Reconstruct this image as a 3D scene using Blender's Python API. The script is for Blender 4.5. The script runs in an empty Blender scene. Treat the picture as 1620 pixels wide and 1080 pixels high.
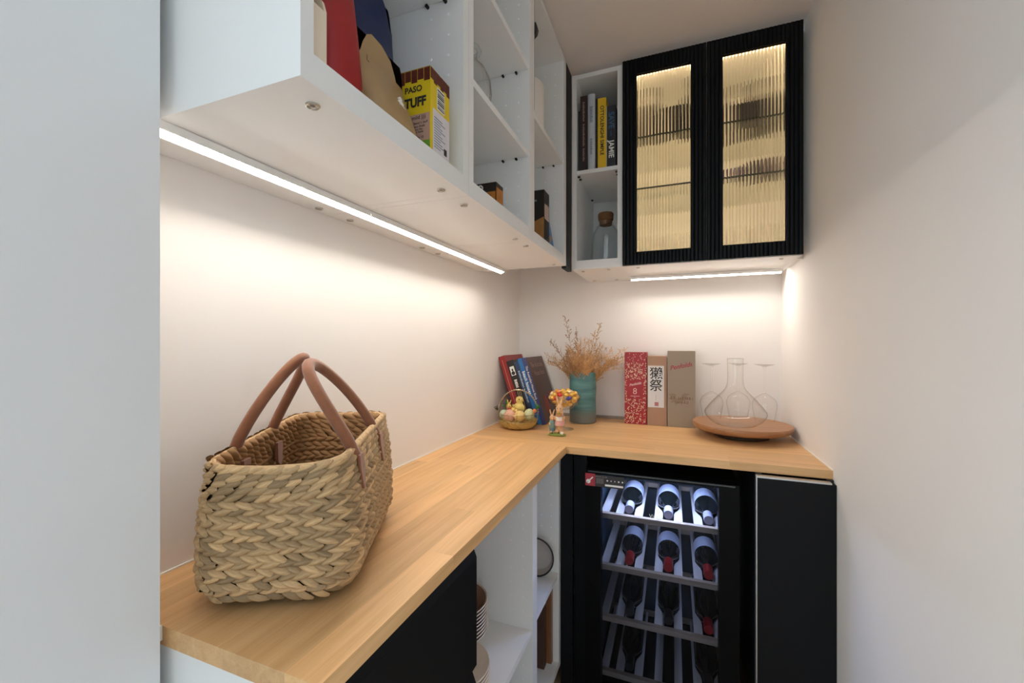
import bpy, bmesh, math, random
from mathutils import Vector, Matrix, Euler

# ------------------------------------------------------------------ camera, sky, exposure
SC = bpy.context.scene
COL = SC.collection
E = 1.27                      # eye height above the floor
CT = 0.90                     # worktop height
cam = bpy.data.cameras.new('camera')
cam.sensor_width = 36.0
cam.lens = 661.3 / 1620 * 36
cam.shift_y = 2 / 1620
cam.clip_start = 0.02
camo = bpy.data.objects.new('camera', cam)
camo.location = (0, 0, E)
camo.rotation_euler = (math.pi / 2, 0, math.atan(255 / 661.3))
COL.objects.link(camo)
SC.camera = camo

world = bpy.data.worlds.new('daylight')
SC.world = world
world.use_nodes = True
bg = world.node_tree.nodes['Background']
bg.inputs['Color'].default_value = (0.68, 0.86, 1.0, 1)
bg.inputs["Strength"].default_value = 3.4

SC.view_settings.view_transform = 'Standard'
SC.view_settings.look = 'None'
SC.view_settings.gamma = 1
SC.view_settings.use_curve_mapping = False
SC.view_settings.exposure = 0.0
SC.cycles.max_bounces = 16
SC.cycles.diffuse_bounces = 10
SC.cycles.transparent_max_bounces = 32

LED_WARM = 74.0
CAB_WARM = 20.0
FRIDGE_LED = 210.0

# ------------------------------------------------------------------ materials
MATS = {}


def nodes_of(m):
    m.use_nodes = True
    return m.node_tree.nodes, m.node_tree.links


def mat(name, col, rough=0.5, metal=0.0, noise=0.0, nscale=20.0, bump=0.0, bscale=200.0, spec=0.5,
        rand=0.0, stretch=None, emit=None, estr=0.0, coat=0.0, sheen=0.0, trans=0.0, sss=0.0):
    """plain principled material with optional mottling, fine relief and per-object tint"""
    if name in MATS:
        return MATS[name]
    m = bpy.data.materials.new(name)
    N, L = nodes_of(m)
    b = N['Principled BSDF']
    b.inputs['Base Color'].default_value = (*col, 1)
    b.inputs['Roughness'].default_value = rough
    b.inputs['Metallic'].default_value = metal
    b.inputs['Specular IOR Level'].default_value = spec
    b.inputs['Coat Weight'].default_value = coat
    b.inputs['Sheen Weight'].default_value = sheen
    if trans:
        b.inputs['Transmission Weight'].default_value = trans
    if emit:
        b.inputs['Emission Color'].default_value = (*emit, 1)
        b.inputs['Emission Strength'].default_value = estr
    tc = N.new('ShaderNodeTexCoord')
    vec = tc.outputs['Object']
    if stretch:
        mp = N.new('ShaderNodeMapping')
        mp.inputs['Scale'].default_value = stretch
        L.new(vec, mp.inputs['Vector'])
        vec = mp.outputs['Vector']
    colsock = None
    if noise > 0:
        n = N.new('ShaderNodeTexNoise')
        n.inputs['Scale'].default_value = nscale
        n.inputs['Detail'].default_value = 5
        L.new(vec, n.inputs['Vector'])
        mx = N.new('ShaderNodeMix')
        mx.data_type = 'RGBA'
        mx.inputs[6].default_value = (*[c * (1 - noise) for c in col], 1)
        mx.inputs[7].default_value = (*[min(1, c * (1 + noise)) for c in col], 1)
        L.new(n.outputs['Fac'], mx.inputs[0])
        colsock = mx.outputs[2]
    if rand > 0:
        oi = N.new('ShaderNodeObjectInfo')
        hs = N.new('ShaderNodeHueSaturation')
        mr = N.new('ShaderNodeMapRange')
        mr.inputs['To Min'].default_value = 1 - rand
        mr.inputs['To Max'].default_value = 1 + rand
        L.new(oi.outputs['Random'], mr.inputs['Value'])
        L.new(mr.outputs['Result'], hs.inputs['Value'])
        if colsock:
            L.new(colsock, hs.inputs['Color'])
        else:
            hs.inputs['Color'].default_value = (*col, 1)
        colsock = hs.outputs['Color']
    if colsock:
        L.new(colsock, b.inputs['Base Color'])
    if bump > 0:
        n2 = N.new('ShaderNodeTexNoise')
        n2.inputs['Scale'].default_value = bscale
        n2.inputs['Detail'].default_value = 4
        L.new(vec, n2.inputs['Vector'])
        bp = N.new('ShaderNodeBump')
        bp.inputs['Strength'].default_value = bump
        bp.inputs['Distance'].default_value = 0.001
        L.new(n2.outputs['Fac'], bp.inputs['Height'])
        L.new(bp.outputs['Normal'], b.inputs['Normal'])
    MATS[name] = m
    return m


def wood(name, ca, cb, axis='Y', rand=0.12, rough=0.42, fine=1.0):
    """grain drawn out along one axis; every stave gets its own offset and tint"""
    if name in MATS:
        return MATS[name]
    m = bpy.data.materials.new(name)
    N, L = nodes_of(m)
    b = N['Principled BSDF']
    b.inputs['Roughness'].default_value = rough
    tc = N.new('ShaderNodeTexCoord')
    oi = N.new('ShaderNodeObjectInfo')
    ml = N.new('ShaderNodeMath'); ml.operation = 'MULTIPLY'; ml.inputs[1].default_value = 37.0
    L.new(oi.outputs['Random'], ml.inputs[0])
    ad = N.new('ShaderNodeVectorMath'); ad.operation = 'ADD'
    L.new(tc.outputs['Object'], ad.inputs[0]); L.new(ml.outputs[0], ad.inputs[1])
    mp = N.new('ShaderNodeMapping')
    k = {'X': (3, 60, 60), 'Y': (60, 3, 60), 'Z': (60, 60, 3)}[axis]
    mp.inputs['Scale'].default_value = [a * fine for a in k]
    L.new(ad.outputs[0], mp.inputs['Vector'])
    n = N.new('ShaderNodeTexNoise'); n.inputs['Scale'].default_value = 1.0
    n.inputs['Detail'].default_value = 6; n.inputs['Distortion'].default_value = 0.6
    L.new(mp.outputs[0], n.inputs['Vector'])
    mp2 = N.new('ShaderNodeMapping')
    k2 = {'X': (8, 420, 420), 'Y': (420, 8, 420), 'Z': (420, 420, 8)}[axis]
    mp2.inputs['Scale'].default_value = k2
    L.new(ad.outputs[0], mp2.inputs['Vector'])
    n2 = N.new('ShaderNodeTexNoise'); n2.inputs['Scale'].default_value = 1.0; n2.inputs['Detail'].default_value = 3
    L.new(mp2.outputs[0], n2.inputs['Vector'])
    sm = N.new('ShaderNodeMath'); sm.operation = 'MULTIPLY_ADD'; sm.inputs[1].default_value = 0.45
    L.new(n2.outputs['Fac'], sm.inputs[0]); L.new(n.outputs['Fac'], sm.inputs[2])
    mr0 = N.new('ShaderNodeMapRange')
    mr0.inputs['From Min'].default_value = 0.42; mr0.inputs['From Max'].default_value = 1.05
    L.new(sm.outputs[0], mr0.inputs['Value'])
    mx = N.new('ShaderNodeMix'); mx.data_type = 'RGBA'
    mx.inputs[6].default_value = (*ca, 1); mx.inputs[7].default_value = (*cb, 1)
    L.new(mr0.outputs[0], mx.inputs[0])
    hs = N.new('ShaderNodeHueSaturation')
    mr = N.new('ShaderNodeMapRange')
    mr.inputs['To Min'].default_value = 1 - rand; mr.inputs['To Max'].default_value = 1 + rand
    L.new(oi.outputs['Random'], mr.inputs['Value'])
    L.new(mr.outputs[0], hs.inputs['Value']); L.new(mx.outputs[2], hs.inputs['Color'])
    L.new(hs.outputs[0], b.inputs['Base Color'])
    bp = N.new('ShaderNodeBump'); bp.inputs['Strength'].default_value = 0.12; bp.inputs['Distance'].default_value = 0.001
    L.new(n2.outputs['Fac'], bp.inputs['Height']); L.new(bp.outputs[0], b.inputs['Normal'])
    MATS[name] = m
    return m


def thin_glass(name, tint=(0.97, 0.98, 0.98), gloss=1.0, rough=0.02, edge=None):
    """thin clear glass: what passes straight through plus a Fresnel reflection; edge tints grazing walls"""
    if name in MATS:
        return MATS[name]
    m = bpy.data.materials.new(name)
    N, L = nodes_of(m)
    N.remove(N['Principled BSDF'])
    out = N['Material Output']
    tr = N.new('ShaderNodeBsdfTransparent'); tr.inputs['Color'].default_value = (*tint, 1)
    if edge:
        lw = N.new('ShaderNodeLayerWeight'); lw.inputs['Blend'].default_value = 0.5
        pw = N.new('ShaderNodeMath'); pw.operation = 'POWER'; pw.inputs[1].default_value = 5.0
        L.new(lw.outputs['Facing'], pw.inputs[0])
        mc = N.new('ShaderNodeMix'); mc.data_type = 'RGBA'
        mc.inputs[6].default_value = (*tint, 1); mc.inputs[7].default_value = (*edge, 1)
        L.new(pw.outputs[0], mc.inputs[0]); L.new(mc.outputs[2], tr.inputs['Color'])
    gl = N.new('ShaderNodeBsdfGlossy'); gl.inputs['Roughness'].default_value = rough
    gl.inputs['Color'].default_value = (gloss, gloss, gloss, 1)
    # Schlick reflectance, the same from both sides of a thin wall
    lw2 = N.new('ShaderNodeLayerWeight'); lw2.inputs['Blend'].default_value = 0.5
    p5 = N.new('ShaderNodeMath'); p5.operation = 'POWER'; p5.inputs[1].default_value = 5.0
    fr = N.new('ShaderNodeMath'); fr.operation = 'MULTIPLY_ADD'; fr.inputs[1].default_value = 0.6; fr.inputs[2].default_value = 0.04
    L.new(lw2.outputs['Facing'], p5.inputs[0]); L.new(p5.outputs[0], fr.inputs[0])
    mx = N.new('ShaderNodeMixShader')
    L.new(fr.outputs[0], mx.inputs[0]); L.new(tr.outputs[0], mx.inputs[1]); L.new(gl.outputs[0], mx.inputs[2])
    L.new(mx.outputs[0], out.inputs['Surface'])
    MATS[name] = m
    return m


def solid_glass(name, tint=(1, 1, 1), ior=1.45, rough=0.0):
    if name in MATS:
        return MATS[name]
    m = bpy.data.materials.new(name)
    N, L = nodes_of(m)
    N.remove(N['Principled BSDF'])
    g = N.new('ShaderNodeBsdfGlass')
    g.inputs['Color'].default_value = (*tint, 1); g.inputs['IOR'].default_value = ior
    g.inputs['Roughness'].default_value = rough
    L.new(g.outputs[0], N['Material Output'].inputs['Surface'])
    MATS[name] = m
    return m


def glow(name, col, strength):
    m = bpy.data.materials.new(name)
    N, L = nodes_of(m)
    N.remove(N['Principled BSDF'])
    e = N.new('ShaderNodeEmission')
    e.inputs['Color'].default_value = (*col, 1); e.inputs['Strength'].default_value = strength
    L.new(e.outputs[0], N['Material Output'].inputs['Surface'])
    return m


M_WALL = mat('wall_paint', (0.84, 0.81, 0.78), 0.75, noise=0.015, nscale=6, bump=0.05, bscale=350, spec=0.25)
M_CEIL = mat('ceiling_paint', (0.84, 0.77, 0.72), 0.85, noise=0.01, nscale=5, spec=0.2)
M_FLOOR = wood('floor_oak', (0.42, 0.30, 0.19), (0.30, 0.20, 0.12), 'Y', 0.1)
M_WHITE = mat('white_melamine', (0.80, 0.80, 0.79), 0.42, noise=0.012, nscale=300, bump=0.03, bscale=900)
M_WHITE2 = mat('white_plastic', (0.80, 0.80, 0.78), 0.35)
M_PEG = mat('peg_hole_plug', (0.86, 0.87, 0.88), 0.35)
M_BLACK = mat('black_lacquer', (0.0060, 0.0065, 0.0075), 0.5, spec=0.18)
M_BLACKD = mat('black_drawer_front', (0.006, 0.006, 0.006), 0.55, spec=0.12)
M_NAVY = mat('black_fluted_lacquer', (0.0035, 0.004, 0.005), 0.4, spec=0.16)
M_METAL = mat('screw_steel', (0.55, 0.52, 0.47), 0.35, metal=1.0)
M_ALU = mat('brushed_aluminium', (0.72, 0.73, 0.74), 0.35, metal=0.9)
M_DARKPEG = mat('dark_shelf_pin', (0.03, 0.025, 0.02), 0.4, metal=0.5)
M_OAKY = wood('oak_worktop_lengthwise', (0.76, 0.475, 0.225), (0.55, 0.30, 0.12), 'Y', 0.13)
M_OAKX = wood('oak_worktop_crosswise', (0.76, 0.475, 0.225), (0.55, 0.30, 0.12), 'X', 0.09)
M_UPST = mat('grey_upstand', (0.33, 0.27, 0.22), 0.5)
M_SEAL = mat('white_sealant', (0.85, 0.82, 0.76), 0.4)
M_LED = glow('led_diffuser_warm', (1.0, 0.925, 0.83), LED_WARM)
M_CLED = glow('cabinet_led_warm', (1.0, 0.73, 0.42), CAB_WARM)
M_FLED = glow('fridge_led_cool', (0.52, 0.66, 1.0), FRIDGE_LED)
M_GLASS = thin_glass('clear_glass', (0.985, 0.982, 0.975), edge=(0.42, 0.36, 0.29))
M_GLASSW = thin_glass('wine_glass', (0.992, 0.992, 0.992), edge=(0.52, 0.49, 0.46))
M_JAR = thin_glass('jar_glass', (0.955, 0.97, 0.975), edge=(0.55, 0.60, 0.62))
M_SHELFG = thin_glass('shelf_glass', (0.95, 0.955, 0.93), gloss=.6)
M_SHELFE = mat('shelf_glass_edge', (0.02, 0.03, 0.025), 0.2)
M_DOORG = thin_glass('fridge_door_glass', (0.74, 0.78, 0.86), gloss=0.25, rough=0.03)
M_REED = solid_glass('reeded_glass', (0.97, 0.95, 0.90))

# ------------------------------------------------------------------ geometry helpers


def box(bm, x0, x1, y0, y1, z0, z1):
    v = [bm.verts.new(p) for p in ((x0, y0, z0), (x1, y0, z0), (x1, y1, z0), (x0, y1, z0),
                                   (x0, y0, z1), (x1, y0, z1), (x1, y1, z1), (x0, y1, z1))]
    for f in ((0, 3, 2, 1), (4, 5, 6, 7), (0, 1, 5, 4), (1, 2, 6, 5), (2, 3, 7, 6), (3, 0, 4, 7)):
        bm.faces.new([v[i] for i in f])
    return v


def B(*a):
    bm = bmesh.new()
    box(bm, *a)
    return bm


def prism(bm, pts, a, b, axis='Y'):
    """extrude a closed 2-D outline from a to b along an axis"""
    def p3(p, t):
        if axis == 'Y':
            return (p[0], t, p[1])
        if axis == 'X':
            return (t, p[0], p[1])
        return (p[0], p[1], t)
    v0 = [bm.verts.new(p3(p, a)) for p in pts]
    v1 = [bm.verts.new(p3(p, b)) for p in pts]
    n = len(pts)
    for i in range(n):
        bm.faces.new((v0[i], v0[(i + 1) % n], v1[(i + 1) % n], v1[i]))
    bm.faces.new(v0[::-1])
    bm.faces.new(v1)
    return bm


def lathe(bm, prof, segs=32, cx=0, cy=0, cz=0, ripple=None, close=False):
    rings = []
    for r, z in prof:
        if r < 1e-6:
            rings.append([bm.verts.new((cx, cy, cz + z))])
        else:
            ring = []
            for i in range(segs):
                a = 2 * math.pi * i / segs
                rr = r * (ripple(a, z) if ripple else 1)
                ring.append(bm.verts.new((cx + rr * math.cos(a), cy + rr * math.sin(a), cz + z)))
            rings.append(ring)
    pairs = list(zip(rings[:-1], rings[1:]))
    if close:
        pairs.append((rings[-1], rings[0]))
    for A, C in pairs:
        for i in range(segs):
            j = (i + 1) % segs
            if len(A) == 1 and len(C) == 1:
                continue
            if len(A) == 1:
                bm.faces.new((A[0], C[i], C[j]))
            elif len(C) == 1:
                bm.faces.new((A[i], A[j], C[0]))
            else:
                bm.faces.new((A[i], A[j], C[j], C[i]))
    return bm


def tube(bm, pts, rad, segs=10, flat=1.0, cap=True, closed=False, up=None):
    pts = [Vector(p) for p in pts]
    n = len(pts)
    rings = []
    prev = None
    for i, p in enumerate(pts):
        if closed:
            d = pts[(i + 1) % n] - pts[i - 1]
        else:
            d = pts[min(i + 1, n - 1)] - pts[max(i - 1, 0)]
        d.normalize()
        if prev is None:
            ref = Vector(up) if up else (Vector((0, 0, 1)) if abs(d.z) < 0.9 else Vector((1, 0, 0)))
        else:
            ref = prev
        s = d.cross(ref)
        if s.length < 1e-6:
            s = d.orthogonal()
        s.normalize()
        u = s.cross(d).normalized()
        prev = u
        r = rad[i] if isinstance(rad, (list, tuple)) else rad
        rings.append([bm.verts.new(p + s * (math.cos(2 * math.pi * k / segs) * r) +
                                   u * (math.sin(2 * math.pi * k / segs) * r * flat)) for k in range(segs)])
    m = n if closed else n - 1
    for i in range(m):
        A, C = rings[i], rings[(i + 1) % n]
        for k in range(segs):
            bm.faces.new((A[k], A[(k + 1) % segs], C[(k + 1) % segs], C[k]))
    if cap and not closed:
        bm.faces.new(rings[0][::-1])
        bm.faces.new(rings[-1])
    return bm


def ell(bm, c, r, segs=16, rings=10, rot=None):
    mtx = Matrix.Translation(c) @ (Euler(rot).to_matrix().to_4x4() if rot else Matrix()) @ Matrix.Diagonal((*r, 1)) \
        if isinstance(r, (tuple, list)) else Matrix.Translation(c) @ Matrix.Diagonal((r, r, r, 1))
    bmesh.ops.create_uvsphere(bm, u_segments=segs, v_segments=rings, radius=1, matrix=mtx)
    return bm


def obj(name, bm, m, parent=None, world=True, bev=0.0, smooth=False, ang=40, segs=1):
    """link one mesh object; world=True means the mesh was drawn in world coordinates"""
    if isinstance(bm, bmesh.types.BMesh):
        if bev > 0:
            ed = [e for e in bm.edges if len(e.link_faces) == 2 and e.calc_face_angle(0) > 0.6]
            bmesh.ops.bevel(bm, geom=ed, offset=bev, segments=segs, affect='EDGES', clamp_overlap=True)
        bmesh.ops.recalc_face_normals(bm, faces=bm.faces)
        me = bpy.data.meshes.new(name)
        bm.to_mesh(me)
        bm.free()
    else:
        me = bm
    if m is not None and not me.materials:
        me.materials.append(m)
    if smooth:
        me.polygons.foreach_set('use_smooth', [True] * len(me.polygons))
        me.set_sharp_from_angle(angle=math.radians(ang))
    o = bpy.data.objects.new(name, me)
    COL.objects.link(o)
    if parent is not None:
        o.parent = parent
        if world:
            base = WM[parent.name]
            me.transform(base.inverted())
            WM[o.name] = base
        else:
            WM[o.name] = WM[parent.name]
    else:
        WM[o.name] = Matrix()
    return o


WM = {}


def thing(name, label, cat, loc=(0, 0, 0), rotz=0.0, group=None, rot=None):
    o = bpy.data.objects.new(name, None)
    COL.objects.link(o)
    o.empty_display_size = 0.02
    o.location = loc
    o.rotation_euler = rot if rot else (0, 0, rotz)
    WM[o.name] = Matrix.Translation(loc) @ o.rotation_euler.to_matrix().to_4x4()
    tag(o, label, cat, group)
    return o


def tag(o, label=None, cat=None, group=None, kind=None):
    if label:
        o['label'] = label
    if cat:
        o['category'] = cat
    if group:
        o['group'] = group
    if kind:
        o['kind'] = kind
    return o


def struct(name, bm, m, **k):
    o = obj(name, bm, m, **k)
    o['kind'] = 'structure'
    return o


def dup(root, loc, rotz=None, label=None, group=None, rot=None):
    r = root.copy()
    COL.objects.link(r)
    r.location = loc
    if rot:
        r.rotation_euler = rot
    elif rotz is not None:
        r.rotation_euler = (0, 0, rotz)
    if label:
        r['label'] = label
    if group:
        r['group'] = group
    WM[r.name] = Matrix.Translation(loc) @ r.rotation_euler.to_matrix().to_4x4()
    for ch in list(root.children):
        c = ch.copy()
        COL.objects.link(c)
        c.parent = r
        for g in list(ch.children):
            d = g.copy()
            COL.objects.link(d)
            d.parent = c
    return r


def text(body, size, m, parent, loc, rot=(math.pi / 2, 0, 0), name='lettering', shear=0.0, space=1.0, align='CENTER',
         width=1.0, bold=0.0, world=True):
    cu = bpy.data.curves.new('lettering', 'FONT')
    cu.body = body
    cu.size = size
    cu.shear = shear
    cu.space_character = space
    cu.align_x = align
    cu.align_y = 'CENTER'
    cu.extrude = 0.00012
    cu.offset = bold
    cu.resolution_u = 3
    t = bpy.data.objects.new('lettering', cu)
    me = bpy.data.meshes.new_from_object(t)
    bpy.data.objects.remove(t)
    bpy.data.curves.remove(cu)
    me.transform(Matrix.Diagonal((width, 1, 1, 1)))
    me.transform(Matrix.Translation(loc) @ Euler(rot).to_matrix().to_4x4())
    me.materials.clear()
    return obj(name, me, m, parent, world=world)


def fused(parts, voxel):
    """one continuous skin around a set of ellipsoids"""
    bm = bmesh.new()
    for p in parts:
        ell(bm, *p)
    me = bpy.data.meshes.new('body')
    bm.to_mesh(me)
    bm.free()
    o = bpy.data.objects.new('body', me)
    COL.objects.link(o)
    md = o.modifiers.new('skin', 'REMESH')
    md.mode = 'VOXEL'
    md.voxel_size = voxel
    sm = o.modifiers.new('soft', 'SMOOTH')
    sm.factor = 0.5
    sm.iterations = 4
    dg = bpy.context.evaluated_depsgraph_get()
    out = bpy.data.meshes.new_from_object(o.evaluated_get(dg))
    bpy.data.objects.remove(o)
    bpy.data.meshes.remove(me)
    return out


HALF = math.pi / 2
rnd = random.Random(7)

# ------------------------------------------------------------------ bodies that need fusing, made first while the scene is small
SK_CHICK = fused([((.002, 0, .022), (.023, .019, .021)), ((.004, -.001, .053), (.0150, .0140, .0140)), ((.004, 0, .038), (.013, .012, .012)),
                  ((-.020, .004, .028), (.010, .007, .007), 12, 8, (0, .6, 0)), ((.006, -.017, .026), (.012, .005, .009), 12, 8, (0, .4, 0))], .0018)
SK_BUNNY = fused([((0, 0, .016), (.021, .014, .016)), ((-.016, -.004, .034), (.0125, .011, .0125)),
                  ((-.022, .0, .052), (.0035, .003, .013), 10, 8, (0, -.25, 0)), ((-.012, .002, .051), (.0035, .003, .013), 10, 8, (0, .35, 0)),
                  ((.018, 0, .013), (.012, .011, .012))], .0016)


def rabbit_skin(h):
    k = h / .10
    return fused([((0, 0, .028 * k), (.0125 * k, .011 * k, .022 * k)), ((0, 0, .044 * k), (.011 * k, .010 * k, .016 * k)),
                  ((0, -.002 * k, .064 * k), (.0115 * k, .0125 * k, .0125 * k)), ((0, -.011 * k, .060 * k), (.006 * k, .006 * k, .005 * k)),
                  ((-.006 * k, .002 * k, .085 * k), (.0038 * k, .003 * k, .016 * k), 10, 8, (0, -.28, 0)),
                  ((.006 * k, .002 * k, .085 * k), (.0038 * k, .003 * k, .016 * k), 10, 8, (0, .28, 0)),
                  ((-.013 * k, -.006 * k, .040 * k), (.004 * k, .009 * k, .005 * k), 10, 8, (.5, 0, .3)),
                  ((.013 * k, -.006 * k, .040 * k), (.004 * k, .009 * k, .005 * k), 10, 8, (.5, 0, -.3)),
                  ((-.006 * k, -.004 * k, .006 * k), (.0055 * k, .009 * k, .006 * k)),
                  ((.006 * k, -.004 * k, .006 * k), (.0055 * k, .009 * k, .006 * k)),
                  ((-.006 * k, 0, .014 * k), (.005 * k, .005 * k, .012 * k)), ((.006 * k, 0, .014 * k), (.005 * k, .005 * k, .012 * k))],
                 .0014 * k)


SK_RAB1 = rabbit_skin(.095)
SK_RAB2 = rabbit_skin(.150)

# ------------------------------------------------------------------ the room
XL, XR, YB, ZT = -.762, .4315, 2.085, 2.395
XS, YS, YO = -.609, .335, -.60
struct('floor', B(-1.6, 1.6, -3.2, YB + .1, -.08, 0), M_FLOOR)
struct('ceiling', B(XL - .1, XR + .12, -1.6, YB + .1, ZT, ZT + .1), M_CEIL)
struct('wall_light_block', B(-.45, XR + .12, -1.72, -1.6, 0, ZT), M_WALL)  # unseen wall, added to keep direct daylight off wall_front's face
struct('wall_back', B(XL - .1, XR + .12, YB, YB + .1, 0, ZT), M_WALL)
struct('wall_left', B(XL - .1, XL, YS, YB, 0, ZT), M_WALL)
struct('wall_right', B(XR, XR + .12, -1.6, YB, 0, ZT), M_WALL)
M_STUB = mat('white_wall_paint', (0.76, 0.775, 0.79), 0.6, noise=0.01, nscale=5, bump=0.04, bscale=400, spec=0.3)
struct('wall_front', B(XL - .1, XS, -.22, YS, 0, ZT), M_STUB)

# sealant beads where the worktop meets the walls, upstand on the back wall, batten over the back cabinets
struct('trim_1', B(XL, XL + .003, .346, YB - .012, CT, CT + .003), M_SEAL)
struct('trim_2', B(XR - .003, XR, 1.462, YB - .012, CT, CT + .003), M_SEAL)
struct('trim_3', B(XL, XR, YB - .011, YB, CT, CT + .013), M_UPST)
struct('trim_4', B(-.386, XR, 1.745, YB, E + 1.0975, ZT), M_WHITE)
struct('trim_5', B(.4145, XR, 1.765, YB, E + .30, E + 1.0975), M_WHITE)
struct('trim_6', B(-.650, -.6225, .3375, .3452, CT - .018, CT + .001), M_SEAL, bev=.001)


# ------------------------------------------------------------------ wall cabinets along the left wall (open towards +X)
def peg_mesh(side, y, xs, zs, nrm):
    bm = bmesh.new()
    for x in xs:
        for z in zs:
            mt = Matrix.Translation((x, y + nrm * .0004, z)) @ Matrix.Rotation(HALF, 4, 'X')
            bmesh.ops.create_cone(bm, cap_ends=True, segments=8, radius1=.0034, radius2=.0026, depth=.0016, matrix=mt)
    return bm


def pin(bm, x, y, z, nrm):
    mt = Matrix.Translation((x, y + nrm * .0035, z)) @ Matrix.Rotation(HALF, 4, 'X')
    bmesh.ops.create_cone(bm, cap_ends=True, segments=10, radius1=.0036, radius2=.0036, depth=.007, matrix=mt)


SCREW = None


def screw(parent, x, y, z, r=.0085):
    """round cam fitting pressed into the underside"""
    bm = bmesh.new()
    lathe(bm, [(0, -.0035), (r * .35, -.0035), (r * .36, -.0012), (r * .8, -.0012), (r * .85, -.0028), (r, -.0022), (r * 1.02, 0), (0, 0)], 18)
    box(bm, -r * .62, r * .62, -r * .1, r * .1, -.0042, -.003)
    bmesh.ops.rotate(bm, verts=bm.verts, cent=(0, 0, 0), matrix=Matrix.Rotation(.7 + x * 9, 3, 'Z'))
    bmesh.ops.translate(bm, verts=bm.verts, vec=(x, y, z))
    return obj('screw', bm, M_METAL, parent, smooth=True)


def wall_unit(y0, y1, t0, t1, shelves, label, screws, pegx=(-.425, -.465)):
    z0, z1 = E + .30, E + 1.0965
    xb, xf = XL + .0008, -.390
    t = thing('wall_cabinet', label, 'cabinet', (-.576, (y0 + y1) / 2, z0), group='open white wall cabinets')
    obj('side_panel', B(xb, xf, y0, y0 + t0, z0, z1), M_WHITE, t, bev=.0006)
    obj('side_panel', B(xb, xf, y1 - t1, y1, z0, z1), M_WHITE, t, bev=.0006)
    obj('bottom_panel', B(xb, xf - .0004, y0 + t0, y1 - t1, z0 + .0004, z0 + .036), M_WHITE, t, bev=.0006)
    obj('top_panel', B(xb, xf - .0004, y0 + t0, y1 - t1, z1 - .018, z1 - .0004), M_WHITE, t, bev=.0006)
    obj('back_panel', B(xb, xb + .008, y0 + t0, y1 - t1, z0 + .036, z1 - .018), M_WHITE, t)
    for z in shelves:
        s = obj('shelf', B(xb + .008, xf - .004, y0 + t0 + .0008, y1 - t1 - .0008, E + z - .016, E + z), M_WHITE, t, bev=.0006)
        for x in (-.43, -.472, -.70):
            for yy, nr in ((y0 + t0, 1), (y1 - t1, -1)):
                bm = bmesh.new()
                pin(bm, x, yy, E + z - .0195, nr)
                obj('shelf_pin', bm, M_DARKPEG, s, smooth=True)
    zs = [E + .336 + .041 * k for k in range(1, 18) if all(abs(.336 + .041 * k - (s - .018)) > .022 for s in shelves)]
    for yy, nr in ((y0 + t0, 1), (y1 - t1, -1)):
        tag(obj('peg_holes', peg_mesh('', yy, pegx, zs, nr), M_PEG, t), kind='stuff')
    for x, y in screws:
        screw(t, x, y, z0 + .0004)
    return t


U1 = wall_unit(.352, .7645, .0186, .022, [.710], 'open white wall cabinet holding the food bags and yellow taco kit box',
               [(-.4255, .403), (-.4255, .716), (-.738, .385), (-.738, .716)])
U2 = wall_unit(.7655, 1.175, .022, .022, [.558, .811], 'open white wall cabinet with two shelves and a ribbed carafe',
               [(-.4255, .812), (-.4255, 1.128), (-.738, .812), (-.738, 1.128)])
U3 = wall_unit(1.176, 1.597, .022, .034, [.700], 'open white wall cabinet with one shelf beside the black filler panel',
               [(-.4255, 1.222), (-.4255, 1.545), (-.738, 1.222)])

# black hinge plate and edge strip of the third cabinet
hp = bmesh.new()
prism(hp, [(-.412, E + .965), (-.386, E + .965), (-.380, E + .944), (-.384, E + .930), (-.412, E + .905)], 1.199, 1.211, 'Y')
h = obj('hinge_bracket', hp, mat('black_plastic', (.015, .014, .013), .45), U3, bev=.001)
obj('hinge_screw', lathe(bmesh.new(), [(0, .0), (.004, .0), (.004, .0015), (0, .0015)], 10, -.395, 1.212, E + .948), M_METAL, h)
obj('edge_strip', B(-.412, -.3906, 1.1982, 1.2022, E + .702, E + 1.07), MATS['black_plastic'], U3)

# black filler panel closing the corner
fp = obj('filler_panel', B(-.408, -.3905, 1.5985, 1.694, E + .292, E + 1.097), M_BLACK, bev=.0006)
tag(fp, 'narrow black filler panel closing the corner between the wall cabinets', 'panel')


# ------------------------------------------------------------------ narrow open cabinet and glass-door cabinet on the back wall
def back_unit(x0, x1, t, yf, label, group=None):
    z0, z1 = E + .30, E + 1.0965
    yb = YB - .0008
    o = thing('wall_cabinet' if yf > 1.69 and x1 < 0 else 'glass_cabinet', label, 'cabinet', ((x0 + x1) / 2, (yf + yb) / 2, z0), group=group)
    obj('side_panel', B(x0, x0 + t, yf, yb, z0, z1), M_WHITE, o, bev=.0006)
    obj('side_panel', B(x1 - t, x1, yf, yb, z0, z1), M_WHITE, o, bev=.0006)
    obj('bottom_panel', B(x0 + t, x1 - t, yf + .0004, yb, z0 + .0004, z0 + .036), M_WHITE, o, bev=.0006)
    obj('top_panel', B(x0 + t, x1 - t, yf + .0004, yb, z1 - .018, z1 - .0004), M_WHITE, o, bev=.0006)
    obj('back_panel', B(x0 + t, x1 - t, yb - .008, yb, z0 + .036, z1 - .018), M_WHITE, o)
    return o


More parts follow.
